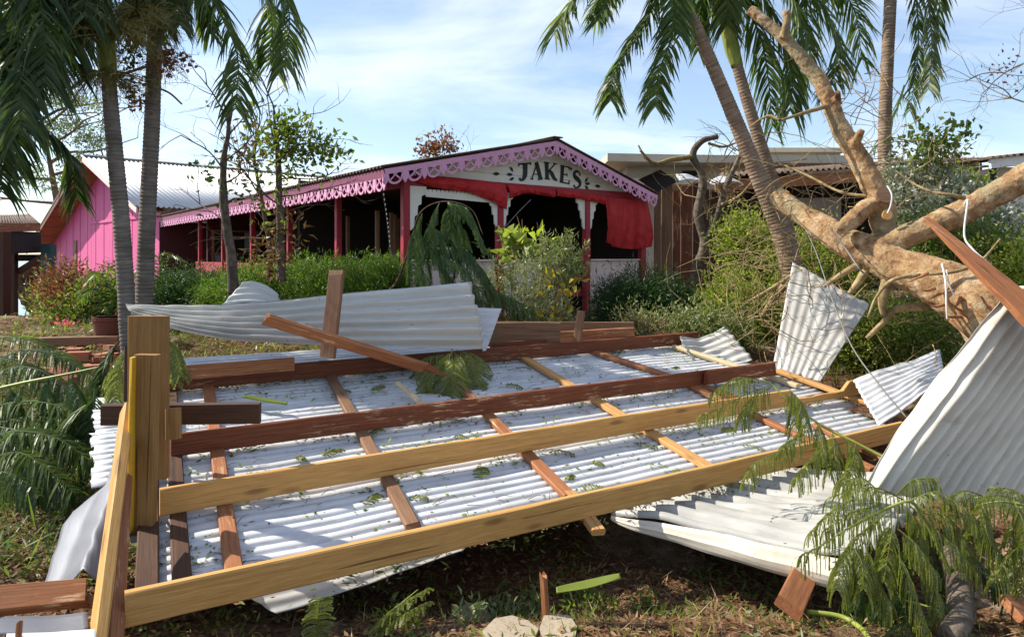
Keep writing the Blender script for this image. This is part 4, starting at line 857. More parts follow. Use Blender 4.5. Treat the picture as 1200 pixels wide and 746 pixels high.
pr3 = palm('palm_tree', 'straight reddish ringed palm rising behind the broken tree', [(1041, 340, 10.8), (1037, 250, 10.8), (1037, 150, 10.8), (1040, 70, 10.8), (1046, -50, 10.8)], [.10, .098, .095, .09, .087], 'palm_b2',
     ([(1046, -50, 10.8), (1048, -110, 10.8)], [.115, .08]),
     [([(1048, -100), (1075, -90), (1085, -20), (1092, 50), (1088, 105)], 10.8, 10.2, dict(E2_, ll=.5, mat='palmpale')), ([(1048, -95), (1068, -60), (1074, 0), (1076, 60), (1066, 130)], 10.8, 10.5, dict(E2_, ll=.45)), ([(1048, -90), (1085, -80), (1100, -20), (1100, 40)], 10.8, 11.2, dict(E2_, ll=.5)),
      ([(1046, -80), (1010, -90), (985, -50), (972, 0)], 10.8, 10.8, E1_)], 10.8, group=G2)
m = MB(); frond(m, pp_([(1060, 100), (1050, 130), (1035, 160), (1022, 178)], 11.3), n=26, ll=.3, droop=.7); m.build('frond', M['palmleaf'], pr3)

# ------------------------------------------------------------ the broken tree
bt = thing('broken_tree', tuple(at(1150, 400, 6.3)), 'big snapped tree with peeling orange bark lying across the right side', 'tree')
def T_(pts, rads, n=40, sides=16, rough=.14): m = MB(); m.tube(curve([at(*p) for p in pts], n), curve(rads, n), sides, rough=rough, ru=4.5); return m
m = MB()
m.tube(curve([at(*p) for p in ((1185, 400, 6.1), (1160, 366, 6.2), (1120, 340, 6.4), (1050, 310, 6.8), (985, 280, 7.2), (940, 251, 7.6), (909, 230, 7.9))], 70), curve([.285, .275, .235, .185, .145, .115, .10], 70), 22, rough=.16, ru=3.5)
m.tube(curve([at(*p) for p in ((1030, 318, 6.9), (1028, 293, 6.9), (1052, 281, 6.85), (1108, 258, 6.8), (1160, 232, 6.7), (1215, 200, 6.6))], 50), curve([.08, .10, .11, .115, .12, .125], 50), 18, rough=.16, ru=5)
m.tube(curve([at(*p) for p in ((1056, 284, 6.9), (1036, 268, 7), (1032, 240, 7.1), (1012, 196, 7.2), (984, 148, 7.3), (962, 98, 7.4), (934, 62, 7.5), (906, 33, 7.6), (879, 11, 7.7))], 60), curve([.08, .115, .12, .105, .09, .078, .07, .06, .055], 60), 18, rough=.16, ru=5)
m.tube(curve([at(*p) for p in ((1036, 240, 7.05), (1012, 246, 7.0), (994, 262, 6.95), (985, 272, 6.9))], 16), curve([.08, .09, .075, .05], 16), 12, rough=.2)
m.tube(curve([at(*p) for p in ((919, 45, 7.5), (922, 30, 7.45), (922, 13, 7.45))], 8), curve([.05, .045, .04], 8), 10, rough=.2)
m.tube(curve([at(*p) for p in ((1000, 172, 7.2), (1006, 160, 7.1), (1010, 152, 7.05))], 8), curve([.06, .04, .03], 8), 10, rough=.2)
m.tube(curve([at(*p) for p in ((980, 120, 7.3), (982, 108, 7.2))], 6), curve([.05, .025], 6), 10, rough=.2)
tr = m.build('trunk', M['tree_b'], bt, smooth=True)
rm = tr.modifiers.new('merge', 'REMESH'); rm.mode = 'VOXEL'; rm.voxel_size = .011; rm.use_smooth_shade = True
tx = bpy.data.textures.new('bark_relief', 'CLOUDS'); tx.noise_scale = .05; tx.noise_depth = 4
dm = tr.modifiers.new('relief', 'DISPLACE'); dm.texture = tx; dm.texture_coords = 'LOCAL'; dm.strength = .020; dm.mid_level = .5
tx2 = bpy.data.textures.new('bark_flakes', 'VORONOI'); tx2.noise_scale = .09
dm = tr.modifiers.new('flakes', 'DISPLACE'); dm.texture = tx2; dm.texture_coords = 'LOCAL'; dm.strength = .006; dm.mid_level = .4
# cut faces
def cut(px, py, Y, r, nrm, mt='palewood'):
    c = at(px, py, Y); nrm = V(nrm).normalized(); ex = nrm.cross(V((.2, .3, 1))).normalized(); ey = nrm.cross(ex); mm = MB()
    mm.prism([(r * math.cos(a) * (1 + .06 * math.sin(3 * a)), r * 1.15 * math.sin(a)) for a in np.linspace(0, 6.28, 15)[:-1]], c, ex, ey, nrm * .03); mm.build('cut_face', M[mt], bt)
cut(1039, 252, 6.84, .045, (-.2, -1, .15), 'pine'); cut(1035, 230, 6.9, .08, (0, -1, .5), 'weath')
m = MB()   # torn fibres at the broken end
for i in range(46):
    a = random.uniform(0, 6.28); r = .28 * math.sqrt(random.random()); ax = (at(1185, 400, 6.1) - at(1140, 352, 6.35)).normalized(); ex = ax.cross(UP).normalized(); ey = ax.cross(ex)
    c = at(1158, 368, 6.2) + ex * r * math.cos(a) + ey * r * math.sin(a); l = random.uniform(.1, .34); e = c + ax * l + V([random.gauss(0, .03) for _ in range(3)]); w_ = random.uniform(.008, .025)
    m.tube([c - ax * .1, c, e], [w_, w_, .002], 4)
m.build('torn_fibres', M['redlt'], bt)
m = MB()
for i in range(12):      # strips peeling off the trunk
    px = random.uniform(1080, 1160); c = at(px, lerp(325, 372, (px - 1080) / 80) + random.uniform(-14, 20), 6.15); d = V((-random.uniform(.3, 1), -.15, random.uniform(-.6, .4))).normalized(); m.tube([c, c + d * .08, c + d * random.uniform(.14, .25) + UP * .02], [.018, .013, .002], 5)
m.build('peeling_strips', M['redlt'], bt)
def tw(par, nm, pts, r, mt='twig', n=14): m = MB(); m.tube(curve([at(*p) for p in pts], n), curve([r, r * .8, r * .45], n), 6, rough=.15); return m.build(nm, M[mt], par, smooth=True)
for pts, r in (([(1091, 359, 6.7), (1050, 362, 6.8), (1036, 377, 6.8), (1016, 396, 6.8)], .045), ([(1080, 322, 6.3), (1046, 328, 6.3), (1027, 348, 6.4), (1017, 372, 6.4)], .02), ([(1014, 318, 6.9), (1004, 333, 6.9), (995, 344, 6.9)], .045), ([(1010, 308, 7), (985, 322, 7), (966, 336, 7.1)], .035),
               ([(930, 322, 8.8), (905, 338, 8.7), (876, 354, 8.6)], .035), ([(918, 335, 8.7), (905, 352, 8.7), (892, 372, 8.7)], .05), ([(1078, 322, 6.3), (1120, 318, 6.2), (1150, 305, 6.2), (1172, 280, 6.3)], .018), ([(1135, 312, 6.2), (1158, 322, 6.2), (1172, 330, 6.2)], .014), ([(985, 120, 7.3), (950, 130, 7.3), (915, 141, 7.3)], .03), ([(914, 141, 7.3), (900, 136, 7.4), (880, 147, 7.5)], .018),
               ([(1130, 232, 6.6), (1112, 228, 6.6), (1092, 225, 6.7)], .022), ([(1092, 225, 6.7), (1070, 215, 6.9), (1050, 200, 7)], .014), ([(1020, 230, 7.1), (985, 225, 7.3), (945, 205, 7.6), (910, 190, 7.9)], .02), ([(1050, 305, 6.8), (1035, 345, 6.8), (1035, 370, 6.8)], .06)):
    tw(bt, 'branch', pts, r)
# tangle of fine bare twigs round it
m = MB()
for i in range(480):
    px, py = random.choice([(random.gauss(880, 30), random.gauss(280, 50)), (random.gauss(940, 50), random.gauss(330, 40)), (random.gauss(960, 60), random.gauss(235, 45)), (random.gauss(900, 30), random.gauss(290, 40)), (random.gauss(1000, 40), random.gauss(150, 50)), (random.gauss(990, 70), random.gauss(350, 35)), (random.gauss(1110, 40), random.gauss(370, 30)), (random.gauss(1040, 50), random.gauss(205, 30)), (random.gauss(880, 30), random.gauss(370, 30))])
    c = at(px, py, random.uniform(7.2, 9.5)); d = V((random.gauss(0, 1), random.gauss(0, .5), random.gauss(.1, .7))).normalized(); P = [c]
    for j in range(5): d = (d + V([random.gauss(0, .28) for _ in range(3)])).normalized(); P.append(P[-1] + d * random.uniform(.06, .2))
    r = random.choice((.003, .004, .006)); m.tube(curve(P, 10), curve([r, r * .8, r * .4], 10), 4)
m.build('bare_twigs', M['twig'], base=tuple(at(960, 330, 8)), kind='stuff', label='tangle of bare pale twigs round the broken tree')
# cables
def cable(label, pts, r, mt): r *= .7; m = MB(); m.tube(curve([at(*p) for p in pts], 40), r, 6); m.build('cable', M[mt], None, tuple(at(*pts[-1])), smooth=True, label=label, cat='cable')
cable('dark cable hanging from the broken trunk across the notched rafter end', [(972, 266, 6.95), (990, 290, 6.8), (1005, 312, 6.6), (960, 300, 6.5), (970, 350, 6.3), (1000, 412, 6.0), (1030, 455, 5.7), (1064, 491, 5.5)][:3] + [(1012, 320, 6.6)], .012, 'cable_g')
cable('dark cable sagging from the twigs down over the pale torn square sheet', [(945, 270, 7.2), (958, 300, 7.0), (975, 350, 6.6), (998, 405, 6.1), (1030, 450, 5.7), (1064, 491, 5.4)], .009, 'cable_g')
cable('white cable looped over the right branch of the broken tree', [(1130, 240, 6.5), (1134, 236, 6.45), (1130, 275, 6.4), (1140, 292, 6.3), (1158, 308, 6.2), (1178, 326, 6)], .013, 'cable_w')
cable('white cable dangling over the thick end of the broken trunk', [(1104, 309, 6.1), (1108, 330, 6.0), (1109, 355, 5.95), (1110, 374, 5.95)], .011, 'cable_w')
cable('thin pale cable curving beside the dangling one on the trunk', [(1109, 316, 6.05), (1113, 335, 6.0), (1119, 347, 6.0)], .007, 'cable_w')
cable('short white cable curl at the fork of the broken tree', [(1040, 218, 6.75), (1045, 228, 6.7), (1044, 240, 6.7), (1040, 250, 6.7)], .011, 'cable_w')

# ------------------------------------------------------------ dead shrub and small trees
ds = thing('dead_tree', tuple(at(812, 352, 12)), 'bare crooked little tree in front of the dark timber wall', 'tree')
for pts, r in (([(812, 350, 12), (816, 320, 12), (826, 285, 12), (818, 251, 12), (824, 210, 12), (812, 183, 12), (822, 166, 12), (841, 160, 12)], .11), ([(826, 284, 12), (838, 260, 11.9), (852, 217, 11.8), (870, 176, 11.7)], .085), ([(812, 183, 12), (788, 187, 11.9), (766, 191, 11.8), (750, 176, 11.7)], .05), ([(836, 262, 12), (824, 230, 12.1), (832, 210, 12.2)], .04), ([(846, 240, 11.8), (866, 230, 11.6), (884, 210, 11.5)], .035), ([(830, 168, 12), (848, 172, 12), (868, 165, 12)], .03), ([(757, 186, 11.8), (752, 178, 11.8), (748, 170, 11.8)], .03), ([(842, 250, 12), (856, 255, 11.9), (884, 246, 11.8)], .03)):
    m = MB(); m.tube(curve([at(*p) for p in pts], 40), curve([r, r * .8, r * .6, r * .4], 40), 8, rough=.2); m.build('trunk' if r > .1 else 'branch', M['grey_b'] if r > .06 else M['twig'], ds, smooth=True)
tm = MB(); tips = []
for i in range(16): branchy(tm, at(random.uniform(815, 880), random.uniform(165, 260), 12), V((random.gauss(0, 1), 0, random.gauss(.4, .6))), .5, .012, 2, tips, .5)
tm.build('fine_twigs', M['twig'], ds)
def small_tree(label, trunk, r, tips0, leafmat, nleaf, blobs, mt='grey_b', cat='tree', dep=2, ln=.7, tw_r=.014, lsz=(.1, .05)):
    t_ = thing('small_tree', tuple(at(*trunk[0])), label, cat); m = MB(); C = curve([at(*p) for p in trunk], 40); m.tube(C, curve([r, r * .8, r * .55, r * .12], 40), 8, rough=.2); m.build('trunk', M[mt], t_, smooth=True)
    m = MB(); tips = []
    for (px, py, Y, dx_, dz_) in tips0: branchy(m, at(px, py, Y), V((dx_, random.gauss(0, .4), dz_)), ln, tw_r, dep, tips, .35)
    m.build('branches', M[mt], t_, kind='stuff')
    if nleaf: cloud('leaves', [bl(*b) for b in blobs], nleaf, lsz[0], lsz[1], leafmat, par=t_, cl=.12, per=8, label=None, cat=None)
    return t_
small_tree('nearly bare thin tree in front of the fretwork eave, left of the leafier one', [(274, 345, 9.4), (271, 300, 9.4), (263, 245, 9.4), (262, 190, 9.4), (268, 150, 9.4), (262, 118, 9.4)], .075, [(268, 155, 9.4, -.3, 1), (264, 165, 9.4, .5, .8), (262, 190, 9.4, .8, .6), (262, 200, 9.4, -.5, .7), (265, 240, 9.4, .8, .6), (262, 215, 9.4, 1, .2), (268, 150, 9.4, .4, 1), (266, 260, 9.4, -.8, .3), (268, 140, 9.4, .2, 1)], 'darkbush', 90, [(255, 190, 9.4, 28, 30), (285, 215, 9.4, 25, 25), (262, 130, 9.4, 14, 14)])
small_tree('slim tree with a few leafy sprays in front of the long eave', [(330, 330, 9.9), (329, 290, 9.9), (327, 225, 9.9), (325, 170, 9.9), (320, 130, 9.9)], .07, [(326, 190, 9.9, .7, .7), (325, 175, 9.9, -.3, 1), (326, 210, 9.9, .8, .4), (325, 160, 9.9, .5, 1), (328, 240, 9.9, -.7, .5), (322, 140, 9.9, .1, 1), (326, 180, 9.9, 1, .5), (328, 230, 9.9, 1, .4)], 'bush', 900, [(340, 165, 9.9, 24, 26, None, 2), (328, 150, 9.9, 24, 18, None, 1.2), (385, 178, 9.9, 16, 15, None, 1.5), (352, 195, 9.9, 30, 14, None, .7), (320, 250, 9.9, 20, 34, None, .5), (310, 180, 9.9, 15, 30, None, .6)], ln=.75)
small_tree('thin twiggy tree with brown leaves close beside the slim leafy tree', [(316, 330, 10.3), (316, 290, 10.3), (306, 230, 10.3), (298, 180, 10.3), (312, 140, 10.3)], .04, [(306, 230, 10.3, -.6, .8), (298, 180, 10.3, .3, 1), (302, 200, 10.3, -.7, .6), (312, 270, 10.3, .8, .4), (314, 280, 10.3, -.8, .4), (312, 290, 10.3, .6, .2)], 'dry', 380, [(300, 165, 10.3, 16, 26), (290, 190, 10.3, 12, 20), (330, 270, 9.8, 30, 34), (315, 300, 9.8, 20, 20)], mt='twigd', lsz=(.13, .035))
small_tree('small sparse treetop showing above the mauve gable roof', [(521, 300, 24), (521, 230, 24), (520, 185, 24)], .07, [(521, 200, 24, -.5, 1), (520, 195, 24, .5, 1), (520, 190, 24, -.9, .6), (520, 190, 24, .9, .6), (520, 188, 24, 0, 1), (520, 196, 24, -1, .7)], 'reddry', 420, [(521, 166, 24, 26, 15), (508, 178, 24, 22, 8)], mt='twig', ln=1.0, lsz=(.16, .09))
small_tree('bare twigged tree reaching in at the upper right corner', [(1290, 330, 10), (1280, 150, 10), (1270, 20, 10)], .12, [(1275, 100, 10, -1, .3), (1275, 60, 10, -1, .25), (1280, 130, 10, -1, .25), (1272, 20, 10, -1, .5), (1278, 120, 10, -1, 0), (1272, 10, 10, -1, .2), (1274, 60, 10, -1, -.05)], 'twigd' if False else 'reddry', 60, [(1180, 90, 10, 20, 30)], mt='twig', dep=3, ln=1.0, tw_r=.02, lsz=(.06, .03))
small_tree('feathery grey-green tree with flat branches behind the left palms', [(72, 370, 36), (68, 250, 36), (60, 200, 36), (50, 140, 36)], .22, [(62, 210, 36, -1, .25), (62, 205, 36, 1, .35), (56, 170, 36, 1, .5), (54, 165, 36, -1, .6), (50, 140, 36, .6, .9), (64, 238, 36, -1, .05), (60, 190, 36, 1, .1), (52, 150, 36, 1, .8), (66, 240, 36, 1, .2)], 'sage', 4200, [(85, 150, 36, 45, 12, None, 1.2), (40, 150, 36, 50, 18, None, 1), (98, 190, 36, 36, 10, None, 1), (28, 200, 36, 40, 16, None, 1), (80, 120, 36, 50, 10, None, 1), (30, 110, 36, 50, 36, None, 1), (60, 215, 36, 40, 10, None, .6), (110, 168, 36, 30, 8)], mt='twigd', dep=3, ln=3.0, tw_r=.09, lsz=(.22, .07))

# ------------------------------------------------------------ bushes and hedges
def gb(px, Y, py=None): x = (px - CX) / F * Y; return (x, Y, gz(x, Y))
cloud('hedge', [bl(222, 346, 11, 46, 26, .6, 1.4), (*bl(195, 352, 11, 24, 20, .5)[:2], .7), (*bl(255, 343, 11.2, 24, 22, .5)[:2], .8)], 17000, .085, .014, 'darkbush', 'dark green clipped bush between the tall palm and the thin tree', 'hedge', base=gb(222, 11), cl=.09, per=20, up=.6, twigs=10)
cloud('hedge', [bl(310, 333, 10.8, 40, 24, .6), bl(365, 330, 10.6, 46, 26, .6), bl(425, 330, 10.3, 48, 28, .6), bl(455, 334, 10, 26, 26, .5), bl(290, 345, 10.6, 60, 26, .6), bl(400, 345, 10.3, 70, 26, .6)], 44000, .085, .013, 'hedge', 'long bright green fine leaved hedge in front of the open pavilion side', 'hedge', base=gb(370, 10.6), cl=.08, per=22, up=.9, twigs=16)
cloud('bush', [bl(752, 350, 11.6, 52, 34, .8), bl(725, 362, 11.4, 32, 26, .5), bl(785, 360, 11.5, 28, 26, .5)], 26000, .10, .014, 'darkbush', 'rounded dark green bush below the hanging red tarpaulin', base=gb(752, 11.6), cl=.10, per=22, up=.5, twigs=10)
m = cloud('shrub', [bl(625, 340, 9.3, 40, 50, .5), bl(650, 310, 9.2, 30, 30, .4, .8), bl(575, 340, 9.4, 26, 40, .4, .5), bl(640, 370, 9.2, 45, 26, .4)], 4600, .085, .016, 'sage', 'pale grey-green twiggy shrub in front of the gable', 'shrub', base=gb(622, 9.3), cl=.09, per=10, up=.7, twigs=46)
tm = MB()
for (x0, y0, x1, y1) in ((640, 350, 668, 272), (650, 340, 688, 285), (630, 350, 640, 280), (610, 350, 560, 285), (655, 330, 690, 312), (600, 350, 585, 270), (650, 350, 660, 282)):
    C = curve([at(x0, y0, 9.2), at((x0 * .5 + x1 * .5) + 4, (y0 + y1) / 2, 9.1), at(x1, y1, 9.0)], 16); tm.tube(C, curve([.006, .004, .002], 16), 4)
    A = np.array([tuple(C[k]) for k in range(3, 16) for _ in range(9)]); D = rng.normal(size=A.shape) * .7 + np.array([0, 0, .5]); D /= np.linalg.norm(D, axis=1, keepdims=True); S = np.cross(D, rng.normal(size=A.shape)); S /= np.linalg.norm(S, axis=1, keepdims=True)
    l_ = .075 * (.5 + rng.random((len(A), 1))); tm.quads(np.stack([A, A + D * l_ * .5 + S * .009, A + D * l_, A + D * l_ * .5 - S * .009], 1))
tm.build('sprays', M['sage'], m)
cloud('yellow_plant', [bl(620, 278, 9.9, 16, 8, .2, .5), bl(650, 345, 9.0, 12, 24, .15, 1), bl(640, 378, 8.9, 24, 10, .15, .6), bl(606, 295, 9.8, 8, 8, .1, .3), bl(668, 335, 9.0, 8, 10, .1, .3)], 50, .15, .08, 'yel', 'plant with broad yellow leaves mixed into the pale shrub', 'plant', base=gb(640, 9.0), cl=.07, per=5, up=-.2, twigs=6)
cloud('plant', [bl(625, 282, 9.8, 22, 9, .2), bl(600, 288, 9.9, 14, 7, .2)], 60, .2, .14, 'lime', 'broad lime green leaves poking up above the pale shrub', 'plant', base=gb(620, 9.8), cl=.08, per=6, up=.0, twigs=4)
fp_ = thing('feathery_sapling', gb(520, 9.1), 'broken feathery leaved sapling with drooping dark fronds in front of the corner post', 'sapling')
m = MB(); st = curve([at(450, 345, 9.2), at(465, 330, 9.2), at(480, 290, 9.1), at(492, 250, 9.0), at(520, 236, 8.9), at(552, 245, 8.8), at(566, 275, 8.7)], 40); m.tube(st, curve([.022, .016, .010, .006, .004], 40), 6); m.build('stem', M['twigd'], fp_, smooth=True)
for pts in ([(520, 236), (548, 246), (566, 284)], [(515, 238), (505, 260), (502, 300)], [(530, 238), (540, 262), (545, 300)], [(495, 250), (488, 270), (484, 320)], [(500, 262), (520, 280), (528, 330)], [(505, 290), (545, 292), (572, 330)], [(500, 285), (520, 310), (530, 350)], [(520, 300), (560, 310), (585, 350)], [(492, 270), (496, 310), (490, 350)], [(510, 295), (550, 320), (556, 368)], [(510, 300), (530, 330), (548, 375)], [(488, 300), (500, 335), (502, 365)], [(525, 240), (528, 270), (520, 310)], [(540, 330), (590, 345), (640, 372)], [(560, 340), (600, 352), (612, 382)], [(545, 340), (575, 360), (580, 385)]):
    m = MB(); pleaf(m, pp_(pts, 8.95 + random.uniform(-.2, .2)), npin=24, pl=.27, nl=18, ll=.016, lw=.008, sag=1.0, stem=.006); m.build('frond', M['ferndk'], fp_)
cloud('dry_shrub', [bl(100, 350, 12, 42, 32, .7), bl(75, 340, 12.2, 20, 36, .5), bl(125, 345, 11.8, 24, 24, .5, .7)], 4200, .09, .03, 'reddry', 'reddish half dead shrub in front of the pink wall', 'shrub', base=gb(95, 12), cl=.12, per=9, twigs=60, twm='twigd', up=.6)
cloud('shrub', [bl(120, 350, 11.6, 30, 26, .5), bl(90, 368, 11.6, 34, 18, .5), bl(62, 352, 12.5, 16, 30, .4, .5)], 3600, .12, .03, 'bush', 'green leafy shrub mixed with the reddish one by the pink wall', 'shrub', base=gb(118, 11.6), cl=.12, per=10, twigs=14, up=.6)
cloud('flowering_plant', [bl(72, 385, 11, 10, 8, .2), bl(88, 388, 11, 8, 6, .2)], 420, .07, .05, 'flower', 'low plant covered in pink flowers left of the terracotta pot', 'flowers', base=gb(76, 11), cl=.05, per=10)
# pot with a young palm
pt = thing('plant_pot', tuple(ground(128, 402)), 'wide terracotta pot holding a young palm beside the palm trunks', 'pot')
c = V(pt.location); s = c.y / F; m = MB(); prof = [(0, 12), (2, 13.5), (14, 15.5), (26, 17), (27, 18.5), (31, 18.5), (31, 16), (25, 15)]
m.tube([c + UP * h * s for h, r in prof], [r * s for h, r in prof], 24, cap=True); m.build('bowl', M['terra'], pt, smooth=False)
yp = thing('young_palm', tuple(c + UP * 28 * s), 'young palm with arching leaves growing in the terracotta pot', 'palm plant')
for pts in ([(128, 372), (128, 345), (118, 320), (104, 330)], [(128, 372), (132, 340), (138, 318), (132, 305)], [(128, 372), (122, 345), (106, 338), (96, 352)], [(128, 372), (140, 350), (150, 342), (160, 352)], [(130, 372), (136, 350), (142, 335), (152, 325)]):
    m = MB(); frond(m, pp_(pts, c.y), n=26, ll=.32, wd=.025, droop=.7, stem=.01); m.build('frond', M['palmleaf'], yp)
bp = thing('young_palm', gb(190, 12), 'bright arching palm leaf rising behind the dark clipped bush', 'palm plant')
for pts in ([(183, 345), (190, 315), (200, 300), (216, 306)], [(183, 345), (188, 318), (186, 302), (192, 296)], [(183, 345), (180, 325), (170, 312), (160, 320)]): m = MB(); frond(m, pp_(pts, 12), n=26, ll=.28, wd=.025, droop=.6, stem=.01); m.build('frond', M['palmpale'], bp)
# right hand thicket
for (px, py, Y, rx, ry, n, l, wd, mat, lab) in (
    (880, 290, 11.2, 38, 46, 5200, 0.080, 0.034, 'lime', 'bright lime green creeper climbing beside the leaning palms'),
    (870, 360, 10.2, 44, 40, 5200, 0.080, 0.026, 'lime', 'mid green thicket at the foot of the leaning palms'),
    (960, 310, 10.4, 56, 46, 6800, 0.080, 0.026, 'lime', 'yellow-green thicket behind the pale torn square sheet'),
    (985, 400, 8.9, 50, 46, 6500, 0.068, 0.022, 'lime', 'mid green thicket between the torn square sheet and the trunk'),
    (1060, 390, 8.4, 60, 46, 7500, 0.068, 0.022, 'bush', 'dark leafy thicket under the thick end of the broken trunk'),
    (1120, 300, 9.2, 70, 50, 8000, 0.080, 0.026, 'bush', 'green thicket behind the right branch of the broken tree'),
    (1085, 235, 10.2, 48, 48, 4600, .10, .05, 'silver', 'silvery leaved shrub behind the fork of the broken tree'),
    (1150, 262, 9.8, 40, 40, 3000, .10, .05, 'silver', 'second silvery shrub below the right branch, near the pink hut'),
    (1120, 228, 10.8, 34, 20, 2600, .10, .045, 'lime', 'lime green bush beneath the eave of the pink hut'),
    (1190, 330, 8.6, 40, 50, 4200, 0.080, 0.026, 'lime', 'green bush at the right margin behind the standing sheet'),
    (830, 385, 9.4, 40, 16, 2200, .10, .03, 'sage', 'low grey-green weeds behind the crumpled white sheet')):
    cloud('thicket', [bl(px, py, Y, rx, ry), bl(px + rx * .4, py + ry * .4, Y - .2, rx * .6, ry * .6, None, .6), bl(px - rx * .5, py - ry * .2, Y + .2, rx * .5, ry * .6, None, .5)], n, l, wd, mat, lab, 'bush', base=gb(px, Y), cl=.12, per=10, twigs=60, up=.4, shell=2.6)
tm = thing('climbing_vine', gb(1080, 9.9), 'leafy vine stems rising against the sky right of the straight palm', 'vine')
m = MB(); tips = []
for i in range(9): branchy(m, at(random.uniform(1060, 1120), 215, 10), V((random.gauss(.2, .3), 0, 1)), .5, .008, 2, tips, .4)
m.build('stems', M['twig'], tm)
cloud('leaves', [bl(1085, 175, 10, 36, 36), bl(1130, 165, 10, 20, 25, None, .4)], 420, .1, .06, 'bush', par=tm, per=4, cl=.08, cat=None)
cloud('dry_brush', [bl(755, 375, 9.4, 50, 16, .4)], 700, .07, .02, 'sage', 'dry bare brush heaped in front of the rounded dark bush', 'brush', base=gb(755, 9.4), cl=.1, per=5, twigs=90, up=.5)
fan = thing('young_palm', gb(865, 8.8), 'dark spiky young palm behind the crumpled white sheet', 'palm plant')
for a in range(11):
    an = R(10 + a * 16); e = (865 + 34 * math.cos(an), 405 - 30 * math.sin(an)); m = MB(); frond(m, pp_([(865, 412), ((865 + e[0]) / 2, (412 + e[1]) / 2 - 4), e], 8.8, 8.5), n=9, ll=.14, wd=.02, droop=.4, stem=.008); m.build('frond', M['palmdark'], fan)

# ------------------------------------------------------------ fallen feathery branches in the right foreground
def fernbranch(label, stem, r, leaves, mt='fern', **kw):
    t_ = thing('fallen_branch', tuple(at(*stem[0])), label, 'branch'); m = MB(); m.tube(curve([at(*p) for p in stem], 40), curve([r, r * .7, r * .35], 40), 6); m.build('stem', M['shaft'], t_, smooth=True)
    for pts, Y in leaves:
        k = dict(npin=21, pl=.135, nl=26, ll=.0056, lw=.0036, sag=1.25, stem=.0035); k.update(kw); m = MB(); pleaf(m, pp_(pts, Y, Y - .12), **k); m.build('leaf', M[mt], t_)
    return t_
fernbranch('green feathery branch drooping over the notched second rafter', [(1040, 538, 4.25), (1000, 517, 4.35), (959, 496, 4.45), (917, 463, 4.55), (904, 450, 4.6), (885, 444, 4.6)], .010,
    [([(888, 444), (862, 443), (836, 460)], 4.6), ([(903, 451), (874, 462), (848, 476), (820, 487)], 4.55), ([(905, 452), (880, 468), (866, 492)], 4.6), ([(925, 456), (938, 472), (946, 496)], 4.5), ([(920, 460), (930, 478), (932, 500)], 4.55),
     ([(958, 495), (964, 517), (966, 543)], 4.4), ([(944, 510), (913, 528), (886, 542), (874, 560)], 4.35), ([(967, 522), (950, 540), (932, 560)], 4.3), ([(1003, 520), (998, 545), (985, 566)], 4.25), ([(990, 512), (1002, 530), (1000, 556)], 4.3), ([(950, 490), (935, 510), (918, 522)], 4.45), ([(975, 505), (978, 530), (972, 556)], 4.35)], pl=.15)
fernbranch('large green feathery branch heaped in front of the standing sheet', [(1120, 690, 3.55), (1100, 640, 3.6), (1078, 600, 3.62), (1064, 587, 3.6), (1030, 600, 3.55), (992, 620, 3.5)], .012,
    [([(1064, 588), (1030, 572), (1003, 573), (972, 583)], 3.75), ([(1064, 587), (1025, 601), (992, 620), (961, 640), (936, 652)], 3.55), ([(1064, 587), (1097, 576), (1124, 590), (1143, 606)], 3.6), ([(1066, 592), (1100, 623), (1127, 648), (1150, 678)], 3.5),
     ([(1047, 615), (1040, 655), (1036, 682)], 3.45), ([(1043, 612), (1036, 645), (1034, 672)], 3.5), ([(1053, 620), (1075, 640), (1098, 672)], 3.45), ([(995, 645), (985, 662), (981, 690)], 3.42), ([(1000, 640), (1010, 660), (1012, 690)], 3.42), ([(1014, 640), (1028, 680), (1046, 712)], 3.4), ([(1053, 650), (1069, 690), (1088, 742)], 3.35),
     ([(1040, 600), (1010, 625), (985, 655)], 3.6), ([(1060, 592), (1075, 615), (1078, 650)], 3.62), ([(1030, 592), (1000, 600), (965, 622)], 3.7), ([(1080, 600), (1110, 605), (1130, 632)], 3.6), ([(1075, 650), (1095, 690), (1105, 725)], 3.45), ([(1000, 585), (975, 600), (950, 625)], 3.75), ([(1050, 580), (1070, 562), (1095, 560)], 3.85), ([(1030, 575), (1010, 560), (985, 565)], 3.9)], pl=.14)
fernbranch('green feathery branch entering from the right margin above the log', [(1260, 640, 3.6), (1215, 600, 3.6), (1180, 588, 3.6), (1150, 590, 3.6)], .010,
    [([(1215, 596), (1180, 582), (1156, 582), (1146, 598)], 3.6), ([(1150, 596), (1158, 628), (1176, 660)], 3.5), ([(1215, 628), (1185, 648), (1163, 682)], 3.45), ([(1210, 590), (1190, 575), (1165, 570)], 3.8), ([(1220, 600), (1195, 610), (1178, 640)], 3.55), ([(1230, 640), (1205, 660), (1195, 700)], 3.45), ([(1160, 584), (1130, 575), (1110, 590)], 3.7), ([(1190, 590), (1200, 615), (1200, 650)], 3.5), ([(1160, 600), (1140, 620), (1130, 660)], 3.65)], pl=.14)
